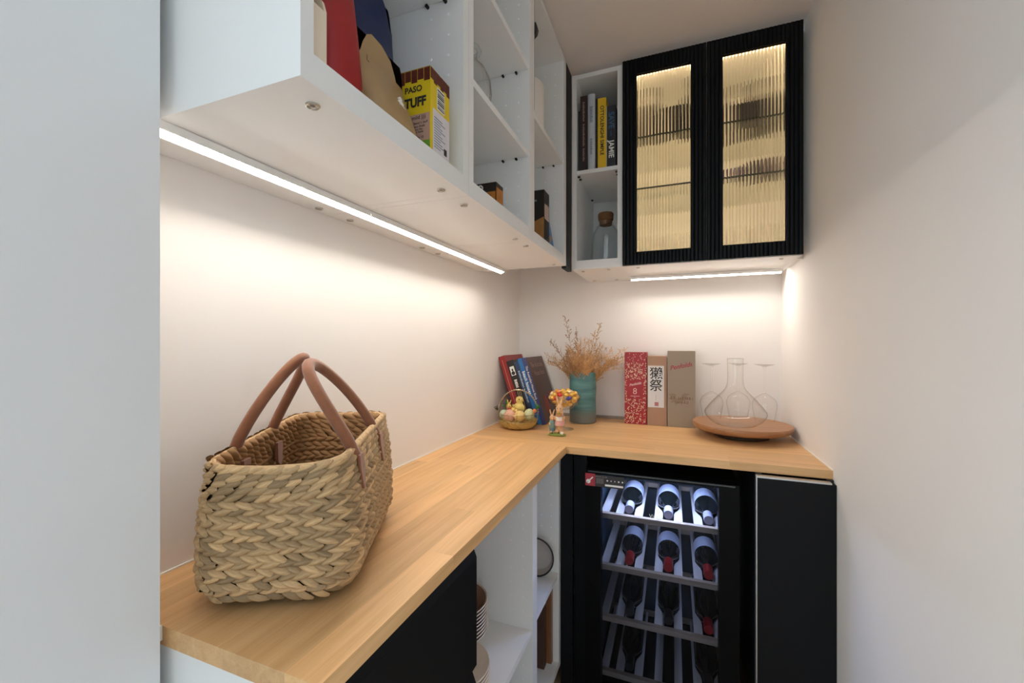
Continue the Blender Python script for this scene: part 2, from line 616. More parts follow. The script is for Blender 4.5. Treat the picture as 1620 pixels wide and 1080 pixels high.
N1 = back_unit(-.388, -.187, .019, 1.695, 'narrow open white wall cabinet with cookbooks on its shelf', 'open white wall cabinets')
sh = obj('shelf', B(-.3682, -.2068, 1.699, YB - .009, E + .689, E + .705), M_WHITE, N1, bev=.0006)
for x, nr in ((-.369, 1), (-.206, -1)):
    for y in (1.715, 1.745, 2.02):
        mt = Matrix.Translation((x + nr * .005, y, E + .6855)) @ Matrix.Rotation(HALF, 4, 'Y')
        bm = bmesh.new()
        bmesh.ops.create_cone(bm, cap_ends=True, segments=10, radius1=.0034, radius2=.0034, depth=.010, matrix=mt)
        obj('shelf_pin', bm, M_DARKPEG, sh, smooth=True)
bm = bmesh.new()
for y in (1.732, 1.772):
    for k in range(1, 17):
        mt = Matrix.Translation((-.3686, y, E + .345 + .041 * k)) @ Matrix.Rotation(HALF, 4, 'Y')
        bmesh.ops.create_cone(bm, cap_ends=True, segments=8, radius1=.0030, radius2=.0022, depth=.0016, matrix=mt)
tag(obj('peg_holes', bm, M_PEG, N1), kind='stuff')
for x, y in ((-.352, 1.745), (-.245, 1.735), (-.355, 2.03), (-.25, 2.03)):
    screw(N1, x, y, E + .3004, .007)

G1 = back_unit(-.1862, .4135, .018, 1.697, 'white wall cabinet with black fluted frames and lit reeded glass doors')
for x, y in ((-.13, 1.74), (.36, 1.735), (.10, 2.04), (-.13, 2.04), (.34, 2.04)):
    screw(G1, x, y, E + .3004, .007)
for z in (.610, .8125):
    g = obj('glass_shelf', B(-.167, .3945, 1.722, YB - .010, E + z - .006, E + z), M_SHELFG, G1)
    obj('shelf_edge', B(-.167, .3945, 1.7195, 1.7218, E + z - .006, E + z), M_SHELFE, g)
obj('divider', B(.1080, .1190, 1.7, 1.715, E + .337, E + 1.078), M_WHITE, G1)
# warm light bars inside: one under the top panel, one along each side behind the frame
obj('light_bar', B(-.16, .39, 1.735, 1.747, E + 1.070, E + 1.0782), M_CLED, G1)
obj('light_bar', B(-.1675, -.1600, 1.702, 1.712, E + .35, E + 1.05), M_CLED, G1)
obj('light_bar', B(.3870, .3950, 1.702, 1.712, E + .35, E + 1.05), M_CLED, G1)
obj('light_bar', B(.1060, .1210, 1.7155, 1.719, E + .35, E + 1.05), M_CLED, G1)


def flute_profile(x0, x1, yf, yb, pitch, depth):
    """front outline of a reeded board: convex reeds with narrow grooves between"""
    n = max(1, round((x1 - x0) / pitch))
    p = (x1 - x0) / n
    pts = []
    for i in range(n):
        for k, (fx, fy) in enumerate(((0, 1), (.10, .38), (.25, .1), (.5, 0), (.75, .1), (.90, .38))):
            pts.append((x0 + (i + fx) * p, yf + fy * depth))
    pts.append((x1, yf + depth))
    return pts + [(x1, yb), (x0, yb)]


def fluted(x0, x1, z0, z1, yf, yb):
    return prism(bmesh.new(), flute_profile(x0, x1, yf, yb, .0130, .0032), E + z0, E + z1, 'Z')


def reed_pane(x0, x1, z0, z1, yf, n=18):
    """pane with a flat back and vertical convex reeds in front"""
    p = (x1 - x0) / n
    pts = []
    for i in range(n):
        for k in range(8):
            f = k / 8
            pts.append((x0 + (i + f) * p, yf + .0030 * (2 * f - 1) ** 2))
    pts.append((x1, yf + .0030))
    return prism(bmesh.new(), pts + [(x1, yf + .0060), (x0, yf + .0060)], E + z0, E + z1, 'Z')


for (dx0, dx1, gx0, gx1) in ((-.1850, .1128, -.131, .060), (.1150, .4128, .1675, .3605)):
    # frame pieces: two stiles, two rails
    a = obj('door', fluted(dx0, gx0, .301, 1.0965, 1.677, 1.6955), M_NAVY, G1)
    obj('stile', fluted(gx1, dx1, .301, 1.0965, 1.677, 1.6955), M_NAVY, a)
    obj('rail', fluted(gx0, gx1, .301, .351, 1.677, 1.6955), M_NAVY, a)
    obj('rail', fluted(gx0, gx1, 1.037, 1.0965, 1.677, 1.6955), M_NAVY, a)
    obj('reeded_pane', reed_pane(gx0, gx1, .351, 1.037, 1.6835), M_REED, a, smooth=True, ang=60)


# ------------------------------------------------------------------ LED bars
# angled profile: its diffuser leans away from the wall behind it; d runs from the wall side to the room side
LED_H = [(.0, .2996), (.0, .2832), (.0033, .2832), (.0035, .2862), (.0180, .2937), (.0205, .2937), (.0205, .2876), (.0230, .2876), (.0230, .2996)]
LED_D = [(.0037, .2842), (.0178, .2914), (.0178, .2932), (.0037, .2860)]


def led_bar_y(y0, y1, label):
    o = thing('led_light_bar', label, 'light', (-.652, (y0 + y1) / 2, E + .30), group='under-cabinet light bars')
    obj('housing', prism(bmesh.new(), [(-.664 + d, E + z) for d, z in LED_H], y0, y1, 'Y'), M_WHITE2, o)
    obj('diffuser', prism(bmesh.new(), [(-.664 + d, E + z) for d, z in LED_D], y0 + .001, y1 - .001, 'Y'), M_LED, o)
    return o


led_bar_y(.345, .771, 'lit LED bar under the cabinet holding the food bags')
led_bar_y(.772, 1.20, 'lit LED bar under the cabinet with the ribbed carafe')
lb = led_bar_y(1.201, 1.590, 'lit LED bar under the cabinet next to the black filler panel')
obj('mounting_clip', B(-.725, -.6641, 1.545, 1.575, E + .2925, E + .2996), M_WHITE2, lb, bev=.001)
o = thing('led_light_bar', 'lit LED bar under the glass-door cabinet above the wine boxes', 'light', (.116, 1.976, E + .30), group='under-cabinet light bars')
obj('housing', prism(bmesh.new(), [(1.988 - d, E + z) for d, z in LED_H], -.18, .412, 'X'), M_WHITE2, o)
obj('diffuser', prism(bmesh.new(), [(1.988 - d, E + z) for d, z in LED_D], -.178, .410, 'X'), M_LED, o)


# ------------------------------------------------------------------ worktops made of oak staves
def staves_y(x0, x1, y0, y1, n, parent, m, lens):
    w = (x1 - x0) / n
    for i in range(n):
        y = y0
        first = True
        while y < y1 - .02:
            L = (rnd.uniform(.16, .5) if first else rnd.uniform(*lens))
            first = False
            e = min(y1, y + L)
            if y1 - e < .12:
                e = y1
            obj('stave', B(x0 + i * w, x0 + (i + 1) * w, y, e, CT - .025, CT), m, parent, bev=.00035)
            y = e


def staves_x(x0, x1, y0, y1, n, parent, m, lens):
    w = (y1 - y0) / n
    for i in range(n):
        x = x0
        first = True
        while x < x1 - .02:
            L = (rnd.uniform(.16, .5) if first else rnd.uniform(*lens))
            first = False
            e = min(x1, x + L)
            if x1 - e < .12:
                e = x1
            obj('stave', B(x, e, y0 + i * w, y0 + (i + 1) * w, CT - .025, CT), m, parent, bev=.00035)
            x = e


W1 = thing('worktop', 'long oak stave worktop under the woven basket along the left wall', 'worktop', (-.559, .9, CT - .025))
staves_y(XL, -.356, .3456, 1.4612, 8, W1, M_OAKY, (.45, .8))
W2 = thing('worktop', 'oak stave worktop over the wine fridge carrying the wine boxes', 'worktop', (-.165, 1.77, CT - .025))
staves_x(XL, XR, 1.4618, YB, 11, W2, M_OAKX, (.45, .8))

# ------------------------------------------------------------------ base cabinets
ZB = .08
dc = thing('drawer_cabinet', 'white base cabinet with black handleless drawer fronts under the basket', 'cabinet', (-.576, .56, 0))
obj('side_panel', B(XL + .001, -.392, .350, .366, ZB, CT - .0254), M_WHITE, dc, bev=.0006)
obj('side_panel', B(XL + .001, -.392, .746, .762, ZB, CT - .0254), M_WHITE, dc, bev=.0006)
obj('bottom_panel', B(XL + .001, -.392, .366, .746, ZB, ZB + .018), M_WHITE, dc)
obj('back_panel', B(XL + .001, XL + .009, .366, .746, ZB + .018, CT - .0254), M_WHITE, dc)
obj('plinth', B(XL + .001, -.44, .350, .762, 0, ZB), M_BLACK, dc)


def drawer_front(z0, z1, parent):
    """slab whose top edge is cut back at a slant as a finger grip"""
    pts = [(-.3915, z0), (-.372, z0), (-.372, z1 - .036), (-.3862, z1), (-.3915, z1)]
    return obj('drawer_front', prism(bmesh.new(), pts, .351, .7655, 'Y'), M_BLACKD, parent, bev=.0005)


drawer_front(E - .653, E - .398, dc)
drawer_front(E - .912, E - .657, dc)
drawer_front(ZB + .005, E - .916, dc)


def base_open(y0, y1, t0, t1, shelf, label):
    t = thing('base_cabinet', label, 'cabinet', (-.576, (y0 + y1) / 2, 0), group='open white base cabinets')
    z1 = CT - .0254
    obj('side_panel', B(XL + .001, -.390, y0, y0 + t0, ZB, z1), M_WHITE, t, bev=.0006)
    obj('side_panel', B(XL + .001, -.390, y1 - t1, y1, ZB, z1), M_WHITE, t, bev=.0006)
    obj('bottom_panel', B(XL + .001, -.3904, y0 + t0, y1 - t1, ZB, ZB + .022), M_WHITE, t, bev=.0006)
    obj('back_panel', B(XL + .001, XL + .009, y0 + t0, y1 - t1, ZB + .022, z1), M_WHITE, t)
    obj('top_rail', B(-.50, -.3904, y0 + t0, y1 - t1, z1 - .016, z1), M_WHITE, t)
    obj('shelf', B(XL + .009, -.394, y0 + t0 + .0006, y1 - t1 - .0006, E + shelf - .018, E + shelf), M_WHITE, t, bev=.0006)
    obj('plinth', B(XL + .001, -.44, y0, y1, 0, ZB), M_BLACK, t)
    zs = [ZB + .10 + .041 * k for k in range(0, 17) if abs(ZB + .10 + .041 * k - (E + shelf)) > .03]
    for yy, nr in ((y0 + t0, 1), (y1 - t1, -1)):
        tag(obj('peg_holes', peg_mesh('', yy, (-.42, -.458), zs, nr), M_PEG, t), kind='stuff')
    bm = bmesh.new()
    mt = Matrix.Translation((-.43, y1 - t1 - .001, z1 - .012)) @ Matrix.Rotation(HALF, 4, 'X')
    bmesh.ops.create_cone(bm, cap_ends=True, segments=12, radius1=.005, radius2=.005, depth=.002, matrix=mt)
    obj('screw', bm, M_DARKPEG, t, smooth=True)
    return t


O1 = base_open(.7665, 1.2025, .018, .021, -.856, 'open white base cabinet with stacked plates on its shelf')
O2 = base_open(1.2035, 1.511, .021, .022, -.842, 'open white base cabinet with the black-rimmed tray beside the wine fridge')
obj('screw', lathe(bmesh.new(), [(0, 0), (.006, 0), (.006, .0015), (0, .0015)], 12, -.43, 1.486, E - 1.165), M_DARKPEG, O2)

cp = thing('corner_post', 'tall black filler panel between the open base cabinet and wine fridge', 'panel', (-.34, 1.52, 0))
obj('panel', B(-.3895, -.345, 1.5125, 1.53, 0, CT - .0256), M_BLACK, cp, bev=.0006)
obj('panel', B(-.3445, -.2965, 1.535, 1.55, 0, CT - .0256), M_BLACK, cp, bev=.0006)

bc = thing('base_cabinet', 'base cabinet with a plain black door against the right wall', 'cabinet', (.332, 1.74, 0))
obj('side_panel', B(.2335, .2495, 1.452, 2.05, 0, CT - .0256), mat('dark_side_panel', (.012, .016, .022), .22), bc)
obj('side_panel', B(.4145, .4305, 1.452, 2.05, 0, CT - .0256), MATS['dark_side_panel'], bc)
obj('bottom_panel', B(.2495, .4145, 1.452, 2.05, .06, .078), MATS['dark_side_panel'], bc)
dd = obj('door', B(.2350, .4308, 1.4305, 1.4505, .05, E - .4035), M_BLACK, bc, bev=.0008)
obj('grip_profile', B(.2350, .4200, 1.4300, 1.4508, E - .4030, E - .3985), M_ALU, dd, bev=.0004)
obj('edge_trim', B(.2318, .2344, 1.4300, 1.4508, .05, E - .3985), M_ALU, dd, bev=.0004)

# ------------------------------------------------------------------ wine fridge
F = thing('wine_fridge', 'black glass-door wine fridge lit blue inside with bottles on racks', 'fridge', (-.05, 1.76, 0))
fx0, fx1, fy, fyb, fz0, fz1 = -.290, .1935, 1.475, 2.04, .02, E - .448
M_FB = mat('fridge_black', (.0025, .0025, .003), .35, spec=.12)
M_FI = mat('fridge_liner', (.045, .070, .095), .45)
cx0, cx1, cz0, cz1 = -.262, .165, .055, E - .464
obj('side_panel', B(fx0, cx0, 1.520, fyb, fz0, fz1), M_FB, F)
obj('side_panel', B(cx1, fx1, 1.520, fyb, fz0, fz1), M_FB, F)
obj('top_panel', B(cx0, cx1, 1.520, fyb, cz1, fz1), M_FB, F)
obj('bottom_panel', B(cx0, cx1, 1.520, fyb, fz0, cz0), M_FB, F)
obj('back_liner', B(cx0, cx1, 1.99, fyb, cz0, cz1), M_FI, F)
obj('side_liner', B(cx0, cx0 + .004, 1.524, 1.99, cz0, cz1), M_FI, F)
obj('side_liner', B(cx1 - .004, cx1, 1.524, 1.99, cz0, cz1), M_FI, F)
for x in (fx0 + .04, fx1 - .04):
    for y in (1.56, 2.0):
        obj('foot', lathe(bmesh.new(), [(0, 0), (.016, 0), (.014, .02), (0, .02)], 14, x, y, 0), M_FB, F)
dr = obj('door', B(fx0, -.2365, fy, 1.517, fz0 + .005, fz1), M_FB, F, bev=.001)
obj('stile', B(.1355, fx1, fy, 1.517, fz0 + .005, fz1), M_FB, dr, bev=.001)
obj('rail', B(-.2364, .1354, fy, 1.517, E - .4615, fz1), M_FB, dr, bev=.001)
obj('rail', B(-.2364, .1354, fy, 1.517, fz0 + .005, .055), M_FB, dr, bev=.001)
obj('glass_pane', B(-.2364, .1354, fy + .002, fy + .0045, .055, E - .4615), M_DOORG, dr)
obj('top_strip', B(fx0 + .01, fx1 - .012, fy - .004, fy - .0002, fz1 - .006, fz1 - .0015), mat('dark_chrome', (.09, .10, .11), .25, metal=.8), dr)
obj('light_strip', B(-.17, .085, 1.560, 1.575, cz1 - .006, cz1 - .0005), M_FLED, F)
# club sticker on the door glass
st = obj('sticker', B(-.2905, -.2560, fy - .0006, fy - .0001, E - .5035, E - .4600), mat('sticker_red', (.36, .03, .045), .5), dr)
M_STB = mat('sticker_black', (.03, .025, .025), .5)
M_STW = mat('sticker_white', (.80, .78, .76), .5)
M_STG = mat('sticker_grey', (.22, .20, .20), .5)
obj('print', B(-.2559, -.1570, fy - .0006, fy - .0001, E - .5035, E - .4625), M_STB, dr)
km = bmesh.new()
lathe(km, [(0, 0), (.0075, 0), (.0075, .0004), (0, .0004)], 20)
bmesh.ops.translate(km, verts=km.verts, vec=(-.006, -.006, 0))
v = box(km, -.003, .014, -.0022, .0022, 0, .0004)
bmesh.ops.rotate(km, verts=v, cent=(0, 0, 0), matrix=Matrix.Rotation(.80, 3, 'Z'))
bmesh.ops.rotate(km, verts=km.verts, cent=(0, 0, 0), matrix=Matrix.Rotation(HALF, 3, 'X'))
bmesh.ops.translate(km, verts=km.verts, vec=(-.2735, fy - .0007, E - .4820))
obj('key_emblem', km, M_STW, dr)
km = bmesh.new()
lathe(km, [(0, 0), (.0016, 0), (.0016, .0003), (0, .0003)], 12)
bmesh.ops.rotate(km, verts=km.verts, cent=(0, 0, 0), matrix=Matrix.Rotation(HALF, 3, 'X'))
bmesh.ops.translate(km, verts=km.verts, vec=(-.2815, fy - .0012, E - .4905))
obj('key_hole', km, M_STB, dr)
text('WINE CLUB', .0078, M_STG, dr, (-.2350, fy - .0007, E - .4685))
for k in range(5):
    icon = bmesh.new()
    cxk = -.2135 + k * .0128
    lathe(icon, [(0, 0), ([.0028, .0024, .003, .003, .0026][k], 0), ([.0028, .0024, .003, .003, .0026][k], .0003), (0, .0003)], [12, 4, 3, 5, 12][k])
    bmesh.ops.rotate(icon, verts=icon.verts, cent=(0, 0, 0), matrix=Matrix.Rotation(HALF, 3, 'X'))
    bmesh.ops.translate(icon, verts=icon.verts, vec=(cxk, fy - .0007, E - .4795))
    obj('icon', icon, M_STW, dr)
for k in range(7):
    obj('text_line', B(-.2520, -.2265, fy - .0008, fy - .0006, E - .4755 - k * .0027, E - .4745 - k * .0027), M_STG, dr)
obj('panel_strip', B(-.2215, -.1600, fy - .0008, fy - .0006, E - .4990, E - .4925), M_STW, dr)
text('Vintec', .0175, M_STW, dr, (-.0530, fy - .0008, E - .5810))

# racks and bottles
M_RACK = wood('beech_rack', (.72, .64, .60), (.60, .51, .46), 'Y', .06, .5)
M_RAIL = wood('beech_rail', (.48, .36, .26), (.36, .25, .17), 'X', .06, .5)
M_BOT = mat('bottle_glass', (.004, .006, .006), .08, spec=.6)
M_CAPR = mat('foil_red', (.42, .018, .02), .35, metal=.2)
M_CAPB = mat('foil_black', (.012, .012, .014), .35)
M_CAPW = mat('foil_violet', (.40, .36, .46), .35)
M_LAB = mat('bottle_label', (.62, .62, .72), .6, noise=.05, nscale=60)
RZ = [E - .623, E - .808, E - .993, E - 1.190]
SLX = [(-.2455, -.220)] + [q for bxx in (-.148, -.016, .112) for q in ((bxx - .046, bxx), (bxx, bxx + .046))]


def slat_outline(a, b_):
    """plan of a slat: the edge beside a bottle is cut back along its shoulder and body"""
    if b_ - a < .03:
        return [(a, 1.5485), (b_, 1.5485), (b_, 1.9295), (a, 1.9295)]
    left = any(abs(b_ - q) < 1e-6 for q in (-.148, -.016, .112))
    c_, o_ = (b_, a) if left else (a, b_)
    sg = -1 if left else 1
    inner_ = [(1.5485, .0185), (1.605, .0185), (1.625, .022), (1.645, .031), (1.665, .0375), (1.9295, .0375)]
    return [(c_ + sg * d, y) for y, d in inner_] + [(o_, 1.9295), (o_, 1.5485)]


for i, z in enumerate(RZ):
    r = thing('bottle_rack', ['topmost', 'second', 'third', 'lowest'][i] + ' beech rack of the wine fridge, counted from its top', 'rack', (-.05, 1.75, z), group='wine fridge racks')
    obj('front_rail', B(-.2560, .1590, 1.530, 1.548, z - .010, z + .008), M_RAIL, r, bev=.001)
    obj('back_rail', B(-.2560, .1590, 1.93, 1.945, z - .010, z + .008), M_RAIL, r, bev=.001)
    for a, b_ in SLX:
        pl = slat_outline(a, b_)
        if i == 3 and abs((a + b_) / 2 + .016) < .03:      # no bottle cradle in the middle of the lowest rack
            pl = [(a, 1.5485), (b_ - .02, 1.5485), (b_ - .02, 1.9295), (a, 1.9295)] if a < -.02 else [(a + .02, 1.5485), (b_, 1.5485), (b_, 1.9295), (a + .02, 1.9295)]
        obj('slat', prism(bmesh.new(), pl, z - .004, z + .008, 'Z'), M_RACK, r)


def bottle_proto(cap, label):
    """bottle lying along +Y with its neck towards -Y, axis at local z = .039"""
    prof = [(0, 0), (.030, .0), (.0375, .004), (.0385, .012), (.0385, .175), (.036, .195), (.026, .216), (.0165, .235), (.0145, .255), (.0145, .300), (0, .300)]
    root = thing('wine_bottle', 'x', 'bottle', (0, 0, 0))
    rot = Matrix.Translation((0, .30, .0385)) @ Matrix.Rotation(HALF, 4, 'X')

    def mk(name, pr, m, par):
        bm = lathe(bmesh.new(), pr, 24)
        bmesh.ops.transform(bm, matrix=rot, verts=bm.verts)
        return obj(name, bm, m, par, world=False, smooth=True)
    body = mk('body', prof, M_BOT, root)
    mk('foil_cap', [(.0148, .250), (.0152, .250), (.0156, .296), (.0150, .3012), (0, .3012)], cap, root)
    if label:
        mk('paper_label', [(.0386, .085), (.0390, .085), (.0390, .165), (.0386, .165)], M_LAB, root)
    return root


BX = [-.148, -.016, .112]
PR = {'r': bottle_proto(M_CAPR, True), 'b': bottle_proto(M_CAPB, False), 'w': bottle_proto(M_CAPW, True), 'rd': bottle_proto(M_CAPR, False)}
SPEC = [(0, BX, 'www', 'pale-capped wine bottle lying on the topmost fridge rack'),
        (1, BX, 'rrr', 'red-capped wine bottle with white label on the second fridge rack'),
        (2, [-.148, -.016], 'bb', 'black-capped wine bottle on the third fridge rack'),
        (2, [.112], ['rd'], 'red-capped wine bottle without a label on the third fridge rack'),
        (3, [-.148], 'b', 'black-capped wine bottle on the lowest fridge rack beside the tall black filler'),
        (3, [.112], 'b', 'black-capped wine bottle on the lowest fridge rack beside the plain black door')]
first = set()
for row, xs, caps, lab in SPEC:
    for x, c in zip(xs, caps):
        loc = (x, 1.556, RZ[row] - .0150)
        g = 'wine bottles in the fridge'
        if c not in first:
            first.add(c)
            o = PR[c]
            o.location = loc
            o['label'] = lab
            o['group'] = g
        else:
            dup(PR[c], loc, 0, lab, g)

# ------------------------------------------------------------------ woven basket with leather handles
BK = Vector((-.600, .572, CT + .004))
BROT = math.radians(27.5)
BK_T = thing('woven_basket', 'large braided water-hyacinth basket with two brown suede handles', 'basket', BK, BROT)
M_STRAND = mat('hyacinth_strand', (.42, .270, .132), .6, noise=.45, nscale=9, stretch=(10, 60, 10), rand=.42, bump=.25, bscale=60)
M_STRANDI = mat('hyacinth_inside', (.42, .225, .09), .65, noise=.3, nscale=9, rand=.2)
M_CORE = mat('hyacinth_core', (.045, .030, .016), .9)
M_SUEDE = mat('brown_suede', (.25, .088, .036), .8, noise=.25, nscale=70, bump=.3, bscale=500, sheen=.3)
BH = .199


def basket_ring(h):
    """half width (x) and half length (y) of the rounded rectangle at height h, plus rim rise"""
    k = h / BH
    if h < .045:
        f = math.sqrt(max(0, 1 - (1 - h / .045) ** 2))
        w, l = .066 + .040 * f, .138 + .036 * f
    else:
        q = (h - .045) / (BH - .045)
        w = .106 - .016 * q + .004 * math.sin(q * math.pi)
        l = .174 + .002 * q
    return w, l


def basket_pt(u, h):
    """point and outward normal on the wall; u runs 0..1 round the rounded rectangle"""
    def raw(u, h):
        w, l = basket_ring(h)
        rc = min(.045, w * .6)
        segs = [(2 * (l - rc)), rc * HALF, 2 * (w - rc), rc * HALF] * 2
        tot = sum(segs)
        s = (u % 1.0) * tot
        x = y = 0
        corners = [(w - rc, l - rc, 0), (-(w - rc), l - rc, HALF), (-(w - rc), -(l - rc), math.pi), (w - rc, -(l - rc), 3 * HALF)]
        if s < segs[0]:
            return Vector((w, -(l - rc) + s, h)), Vector((1, 0, 0))
        s -= segs[0]
        for i in range(4):
            cx, cy, a0 = corners[i]
            if s < rc * HALF:
                a = a0 + s / rc
                return Vector((cx + rc * math.cos(a), cy + rc * math.sin(a), h)), Vector((math.cos(a), math.sin(a), 0))
            s -= rc * HALF
            if i == 0:
                if s < 2 * (w - rc):
                    return Vector((w - rc - s, l, h)), Vector((0, 1, 0))
                s -= 2 * (w - rc)
            elif i == 1:
                if s < 2 * (l - rc):
                    return Vector((-w, l - rc - s, h)), Vector((-1, 0, 0))
                s -= 2 * (l - rc)
            elif i == 2:
                if s < 2 * (w - rc):
                    return Vector((-(w - rc) + s, -l, h)), Vector((0, -1, 0))
                s -= 2 * (w - rc)
        return Vector((w, -(l - rc), h)), Vector((1, 0, 0))
    p, n = raw(u, h)
    # walls lean with the profile
    p2, _ = raw(u, h + .004)
    dv = (p2 - p).normalized()
    n = (n - dv * n.dot(dv)).normalized()
    # rim dips a little at the end facing the room and sags along its middle
    t = p.y / .175
    rise = (h / BH) * (.007 * t + .004 * abs(p.x) / .09)
    return p + Vector((0, 0, rise)), n, dv


def leaf_mesh(L, W, T, name):
    """one bulging strand, pointed at both ends, slightly folded along its middle"""
    bm = bmesh.new()
    nu, nv = 6, 4
    g = []
    for i in range(nu + 1):
        s = i / nu
        wd = W * (math.sin(math.pi * (0.06 + .88 * s)) ** .6)
        row = []
        for j in range(nv + 1):
            t = j / nv * 2 - 1
            z = T * (1 - t * t) * (math.sin(math.pi * (.04 + .92 * s)) ** .5) - T * .35 * (2 * s - 1) ** 2
            y = t * wd / 2 + .12 * W * math.sin(math.pi * s)
            row.append(bm.verts.new(((s - .5) * L, y, z)))
        g.append(row)
    for i in range(nu):
        for j in range(nv):
            bm.faces.new((g[i][j], g[i + 1][j], g[i + 1][j + 1], g[i][j + 1]))
    bmesh.ops.recalc_face_normals(bm, faces=bm.faces)
    me = bpy.data.meshes.new(name)
    bm.to_mesh(me)
    bm.free()
    me.polygons.foreach_set('use_smooth', [True] * len(me.polygons))
    return me


LEAF = leaf_mesh(.0330, .0120, .0066, 'strand')
LEAF.materials.append(M_STRAND)
LEAFS = leaf_mesh(.0330, .0132, .0052, 'strand_fine')
LEAFS.materials.append(M_STRAND)


def strand_matrix(u, h, slant, off, scale, inward=False):
    p, n, dv = basket_pt(u, h)
    if inward:
        n = -n
    tz = dv
    tx = tz.cross(n).normalized()
    R = Matrix((tx, n.cross(tx), n)).transposed().to_4x4()
    return Matrix.Translation(p + n * off) @ R @ Matrix.Rotation(slant, 4, 'Z') @ Matrix.Rotation(-.17, 4, 'Y') @ Matrix.Diagonal((scale, scale, 1, 1))


cand = []
inner = []
rows = 20
for i in range(rows):
    h = .016 + (BH - .020) * i / (rows - 1)
    w, l = basket_ring(h)
    per = 4 * (w + l) - .08
    # top rows are twined one way, the rest pair up into chevrons
    top = i >= 16
    sl = .30 if (top or i % 2) else -.34
    n = int(per / .0195)
    for k in range(n):
        u = (k + (.5 if i % 2 else 0) + rnd.uniform(-.12, .12)) / n
        m = strand_matrix(u, h, sl + rnd.uniform(-.10, .10), .0028 + rnd.uniform(-.0008, .0012), rnd.uniform(.9, 1.12))
        cand.append((m, LEAF if not top else LEAFS))
        if h > .06:
            inner.append(strand_matrix(u, h, -sl + rnd.uniform(-.1, .1), .0052, 1.0, True))
camloc = Vector((0, 0, E))
MB_ = WM[BK_T.name]


def vis(c):
    wm = MB_ @ c[0]
    p = wm.translation
    nrm = (wm.to_3x3() @ Vector((0, 0, 1))).normalized()
    d = camloc - p
    f = nrm.dot(d.normalized())
    return (f if f > .05 else f * .01) / d.length_squared


cand.sort(key=vis, reverse=True)
for m, me in cand[:300]:
    o = bpy.data.objects.new('strand', me)
    COL.objects.link(o)
    o.parent = BK_T
    o.matrix_local = m


def merge_leaves(mats, me):
    vs, fs = [], []
    base = [v.co.copy() for v in me.vertices]
    pol = [tuple(p.vertices) for p in me.polygons]
    for m in mats:
        k = len(vs)
        vs.extend([(m @ v)[:] for v in base])
        fs.extend([tuple(a + k for a in p) for p in pol])
    out = bpy.data.meshes.new('strands')
    out.from_pydata(vs, [], fs)
    out.polygons.foreach_set('use_smooth', [True] * len(out.polygons))
    return out


tag(obj('strand_rest', merge_leaves([c[0] for c in cand[300:]], LEAF), M_STRAND, BK_T, world=False), kind='stuff')
tag(obj('strand_lining', merge_leaves(inner, LEAFS), M_STRANDI, BK_T, world=False), kind='stuff')
# dark core behind the strands: inner and outer skin with a floor
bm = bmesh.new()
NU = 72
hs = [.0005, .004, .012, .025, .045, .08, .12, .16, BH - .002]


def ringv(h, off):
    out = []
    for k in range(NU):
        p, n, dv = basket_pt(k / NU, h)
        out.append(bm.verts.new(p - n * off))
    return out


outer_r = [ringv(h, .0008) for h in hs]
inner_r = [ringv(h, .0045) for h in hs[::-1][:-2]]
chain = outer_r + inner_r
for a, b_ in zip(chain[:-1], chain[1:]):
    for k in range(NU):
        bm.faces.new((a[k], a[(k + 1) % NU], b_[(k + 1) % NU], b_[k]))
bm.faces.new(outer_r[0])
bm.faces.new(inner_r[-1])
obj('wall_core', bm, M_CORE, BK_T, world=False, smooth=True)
# twisted rim cord
bm = bmesh.new()
pts = [basket_pt(k / 90, BH)[0] + Vector((0, 0, .001)) for k in range(90)]
tube(bm, pts, .0042, 8, closed=True)
obj('rim_cord', bm, M_STRAND, BK_T, world=False, smooth=True)
rim = []
for k in range(44):
    rim.append(strand_matrix(k / 44, BH - .001, .26, .0036, .8))
tag(obj('rim_strands', merge_leaves(rim, LEAFS), M_STRAND, BK_T, world=False), kind='stuff')


def handle(sx, y0, y1, lean, top, ysh):
    """suede roll handle sewn to one long side, leaning over the opening"""
    w, l = basket_ring(BH)
    pts = []
    n = 26
    for i in range(n + 1):
        a = math.pi * i / n
        c = (1 - math.cos(a)) / 2
        hgt = max(0.0, math.sin(a)) ** .72
        y = y0 + (y1 - y0) * c + ysh * hgt
        x = sx * (w + .009) + (lean - sx * (w + .009)) * hgt ** 1.25
        pts.append((x, y, BH - .018 + top * hgt))
    hb = tube(bmesh.new(), pts, .0104, 12, flat=.85)
    ho = obj('handle', hb, M_SUEDE, BK_T, world=False, smooth=True)
    for y in (y0, y1):
        q = bmesh.new()
        # pointed leather tab flat against the wall
        out = [(-.012, .0), (.012, .0), (.0125, -.024), (.008, -.040), (.003, -.056), (-.004, -.055), (-.009, -.038), (-.0125, -.022)]
        prism(q, [(y + a, BH - .008 + b_) for a, b_ in out], 0, .0045, 'X')
        bmesh.ops.translate(q, verts=q.verts, vec=(sx * (w + .0105) - (.0045 if sx < 0 else 0), 0, 0))
        for vtx in q.verts:
            vtx.co.x += sx * (BH - vtx.co.z) * .10
        obj('tab', q, M_SUEDE, ho, world=False, bev=.0012)


handle(1, -.100, .055, .012, .150, -.03)
handle(-1, -.080, .045, -.014, .158, .0)
for y in (-.07, .05):
    q = bmesh.new()
    prism(q, [(y - .011, BH - .02), (y + .011, BH - .02), (y + .009, BH - .055), (y, BH - .066), (y - .009, BH - .055)], -basket_ring(BH)[0] + .006, -basket_ring(BH)[0] + .0115, 'X')
    obj('inner_tab', q, M_SUEDE, BK_T, world=False, bev=.001)

# ------------------------------------------------------------------ books
M_PAGE = mat('book_pages', (.72, .68, .58), .8, noise=.1, nscale=3, stretch=(400, 3, 3))


